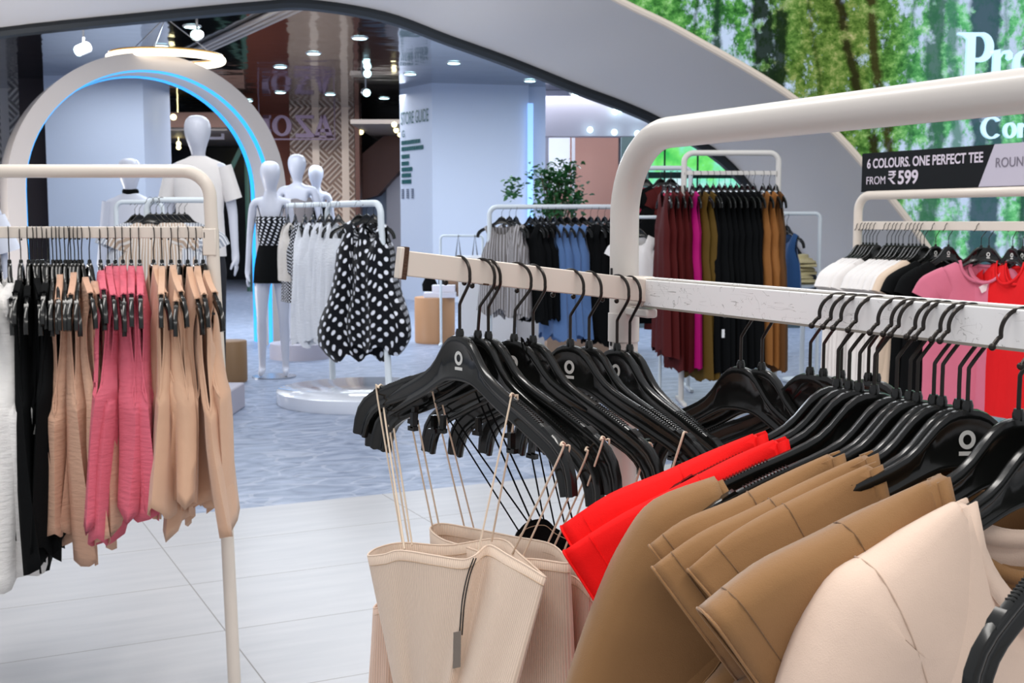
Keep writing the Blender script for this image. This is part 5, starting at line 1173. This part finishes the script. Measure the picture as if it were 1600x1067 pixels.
# ================================================================== MANNEQUINS
def mannequin(loc, rz, label, s=1.0, female=False, pose=None, group=None):
    e = empty('mannequin', loc, rz, label, 'mannequin', group); e.scale = (s, s, s)
    f = .86 if female else 1.0; V = []; E = []; Rr = []
    def v(p, r, par=None):
        V.append(Vector(p)); Rr.append(r if isinstance(r, tuple) else (r, r)); i = len(V) - 1
        if par is not None: E.append((par, i))
        return i
    pel = v((0, 0, .97), (.135 if female else .13, .10)); wa = v((0, 0, 1.12), (.10 * f, .085 * f), pel); ch = v((0, -.005, 1.335), (.13 * f, .10 * f), wa); ub = v((0, 0, 1.48), (.105 * f, .07), ch)
    nk = v((0, 0, 1.555), (.046, .046), ub); n2 = v((0, -.005, 1.60), (.05, .052), nk); h1 = v((0, -.016, 1.655), (.070, .088), n2); h2 = v((0, -.012, 1.72), (.094, .116), h1); h3 = v((0, 0, 1.785), (.095, .116), h2); h4 = v((0, .004, 1.845), (.062, .078), h3)
    for sd in (-1, 1):
        sh = v((sd * .17 * f, 0, 1.49), (.05 * f, .05 * f), ub); e1 = v((sd * .215 * f, .03, 1.20), .035 * f, sh); wr = v((sd * .235 * f, -.01, .93), (.022, .026), e1)
        pm = v((sd * .24 * f, -.02, .865), (.016, .034), wr)
        for j in range(4): f1 = v((sd * .243 * f, -.048 + j * .018, .815), .009, pm); v((sd * (.235 - .004 * j) * f, -.046 + j * .016, .762 + .006 * abs(j - 1.5)), .0075, f1)
        t1 = v((sd * .225 * f, -.06, .845), .010, pm); v((sd * .215 * f, -.068, .81), .008, t1)
        hp_ = v((sd * .085, 0, .88), (.085, .088), pel); kn = v((sd * .095, -.015, .49), .053 * f, hp_); cf = v((sd * .097, .012, .36), (.05 * f, .055 * f), kn); an = v((sd * .10, .02, .09), .030, cf); hl = v((sd * .10, .01, .04), (.03, .035), an); v((sd * .11, -.13, .025), (.034, .02), hl)
    bm = bmesh.new(); lay = bm.verts.layers.skin.verify(); bv = [bm.verts.new(p) for p in V]
    for b_, r in zip(bv, Rr): b_[lay].radius = r
    bv[0][lay].use_root = True
    for a_, b_ in E: bm.edges.new((bv[a_], bv[b_]))
    me = bpy.data.meshes.new('body'); bm.to_mesh(me); bm.free(); me.materials.append(M_mann); o = bpy.data.objects.new('body', me); link(o, e)
    sk = o.modifiers.new('skin', 'SKIN'); sk.use_smooth_shade = True; sb = o.modifiers.new('sub', 'SUBSURF'); sb.levels = 2; sb.render_levels = 2
    return e
def wear(e, name, rows, m, n=28, fold=.0, uvm=1.0):
    vs = []; fs = []; uv = []
    for i, (z, rx, ry, y) in enumerate(rows):
        for k_ in range(n + 1):
            a_ = 2 * PI * k_ / n; w = 1 + fold * math.sin(7 * a_) * i / len(rows); vs.append(Vector((rx * math.cos(a_) * w, y + ry * math.sin(a_) * w, z))); uv.append((k_ / n * 2 * PI * rx, z))
    n1 = n + 1
    for i in range(len(rows) - 1):
        for k_ in range(n): fs.append((i * n1 + k_, i * n1 + k_ + 1, (i + 1) * n1 + k_ + 1, (i + 1) * n1 + k_))
    return mesh(name, vs, fs, m, e, uvs=uv, angle=80)
def sleeves(e, m, a=(.16, 0, 1.50), b=(.225, .02, 1.28), r0=.062, r1=.06):
    for sd in (-1, 1):
        mb = MB(); A_ = Vector((a[0] * sd, a[1], a[2])); B_ = Vector((b[0] * sd, b[1], b[2])); mb.tube([A_, A_.lerp(B_, .5), B_], r0, 16, rad=[r0, (r0 + r1) / 2, r1], cap=False); mb.build('sleeve', m, e)
TEEROWS = [(1.57, .055, .055, 0), (1.555, .085, .06, 0), (1.53, .15, .075, 0), (1.49, .19, .09, 0), (1.36, .172, .115, 0), (1.2, .158, .118, 0), (1.05, .165, .12, 0), (.90, .172, .125, 0)]
e = mannequin((-2.17, 8.5, .18), .0, 'large white male mannequin in a plain white tee under the portal arch', 1.03)
wear(e, 't_shirt', TEEROWS, M_twht); sleeves(e, M_twht)
wear(e, 'trousers', [(.98, .15, .12, 0), (.8, .17, .12, 0), (.5, .16, .09, 0), (.15, .15, .08, 0)], mat('charcoal_cloth', '#23252c', .8))
mb = MB(); mb.box(-.27, .22, -.3, .3, 0, .18); o = mb.build('display_plinth', M_grey, None, loc=(-2.17, 8.5, 0), bevel=.01); tag(o, 'grey plinth carrying the large male mannequin', 'plinth')
e = mannequin((-2.99, 9.6, 0.0), .05, 'white mannequin with a black collar behind the small striped shirt rack', 1.0)
mb = MB(); mb.lathe([(.06, 1.555), (.064, 1.585), (.056, 1.60)], 20); mb.build('collar', M_blackf, e)
wear(e, 'jumper', [(1.57, .055, .055, 0), (1.525, .15, .075, 0), (1.49, .19, .09, 0), (1.2, .17, .12, 0), (.92, .17, .12, 0)], M_mann); sleeves(e, M_mann, b=(.235, .02, 1.0), r1=.05)
e = mannequin((-2.07, 10.5, 0.02), .12, 'white female mannequin in a short black dotted strap dress on a chrome base', 1.0, True)
wear(e, 'dress_bodice', [(1.37, .125, .10, -.004), (1.33, .135, .112, -.01), (1.2, .118, .10, 0), (1.12, .108, .09, 0)], m_dots('sprigged_black', .05, .2), fold=.02)
wear(e, 'dress_skirt', [(1.125, .110, .092, 0), (1.0, .14, .11, 0), (.92, .152, .12, 0), (.80, .162, .125, 0)], M_blackf, fold=.03)
for sd in (-1, 1):
    mb = MB(); mb.tube(smoothpts([(sd * .075, -.10, 1.35), (sd * .10, -.075, 1.44), (sd * .115, 0, 1.47), (sd * .10, .06, 1.42), (sd * .08, .09, 1.36)], 4), .004, 6); mb.build('strap', M_blackf, e)
    mb = MB(); mb.tube([(sd * .13, .0, 1.46), (sd * .16, -.02, 1.49)], .012, 6); mb.build('strap_bow', M_blackf, e)
mb = MB(); mb.lathe([(.02, 0), (.19, 0), (.19, .012), (.02, .014)], 36); mb.tube([(.10, .03, .01), (.10, .05, .40)], .011, 10); o = mb.build('base', M_steel, e, loc=(0, 0, -.02)); o['label'] = 'chrome base plate and calf rod'
e = mannequin((-2.10, 12.0, .16), -.1, 'white mannequin in a grey tank top left of the woven column foot', 1.0)
wear(e, 'tank_top', [(1.42, .13, .085, 0), (1.36, .155, .11, 0), (1.2, .145, .11, 0), (1.0, .15, .11, 0)], fabric('taupe_knit', '#857f80', .85))
mb = MB(); mb.obox((-.06, -.112, 1.36), (.022, 0, 0), (0, .002, 0), (0, 0, .05)); o = mb.build('price_tag', M_tagw, e, smooth=False)
e = mannequin((-2.30, 14.4, .16), -.1, 'smaller white mannequin in a black strap top beside the grey tank mannequin', 1.0, True)
wear(e, 'strap_top', [(1.36, .12, .10, 0), (1.2, .12, .10, 0)], M_blackf)
for x, y in ((-2.10, 12.0), (-2.30, 14.4)):
    mb = MB(); mb.lathe([(.02, 0), (.3, 0), (.3, .15), (.02, .158)], 32); o = mb.build('round_plinth', M_grey, None, loc=(x, y, 0)); tag(o, 'round grey plinth under the %s mannequin' % ('grey tank' if y < 13 else 'black strap top'), 'plinth')
e = mannequin((-3.95, 9.0, 0), .3, 'white mannequin in a speckled black blouse at the left edge', .97, True)
M_spk = m_dots('speckled_black', .022, .2); wear(e, 'blouse', [(1.50, .06, .055, 0), (1.44, .16, .085, 0), (1.3, .15, .115, 0), (1.0, .16, .12, 0)], M_spk); sleeves(e, M_spk, a=(.14, 0, 1.43), b=(.215, .02, 1.16), r0=.07, r1=.10)

# ================================================================== SMALL SHIRT RACKS BEHIND THE LEFT RACK
rack('clothes_rack', 'small white rack of striped shirts in front of the big male mannequin', (-2.27, 7.6), (-1.86, 7.6), CAMH + .13, None, .018, bend=.06, m=M_rackw)
rack('clothes_rack', 'farther small white rack before the black-collared mannequin', (-2.72, 8.4), (-2.40, 8.4), CAMH + .13, None, .016, bend=.05, m=M_rackw)
M_s1 = m_stripe('beige_white_stripe', '#b7a08c', '#dcd6d0', .02); M_s2 = m_stripe('blue_grey_stripe', '#9aa0ac', '#e0e2e6', .018)
for i, px in enumerate((241, 249, 257, 265, 273, 281, 289)):
    p = Vector(((px - 800) / F * 7.6, 7.6, CAMH + .13 + .016 - .1)); rz = math.radians(10 + rr.uniform(-4, 4)); p.y += (i - 3) * .012
    hanger(p, rz, 'black hanger with the %s striped shirt on the small rack' % ORD[i], 'hangers on the small shirt rack', logo=False, hook=ME_HOOKB)
    top('shirt', p, rz, M_s1 if i < 4 else M_s2, '%s striped shirt on the small rack, %s from the left' % ('beige' if i < 4 else 'blue grey', ORD[i]), 'shirt', 'striped shirts on the small rack', neck=.06, nd=.05, Wsh=.17, Wc=.2, Wh=.21, L=.7, T=.05, seed=i, sleeve=SL, nu=12, nv=10, ah=.17)
for i, px in enumerate((214, 221)):
    p = Vector(((px - 800) / F * 8.4, 8.4, CAMH + .13 + .014 - .1)); hanger(p, .5, 'black hanger with the %s grey shirt on the farther small rack' % ORD[i], 'hangers on the farther small rack', logo=False, hook=ME_HOOKB)
    top('shirt', p, .5, M_s2, 'grey striped shirt on the farther small rack, %s from the left' % ORD[i], 'shirt', 'grey shirts on the farther small rack', neck=.06, nd=.05, Wsh=.17, Wc=.2, Wh=.21, L=.7, T=.05, seed=i, sleeve=SL, nu=12, nv=10, ah=.17)
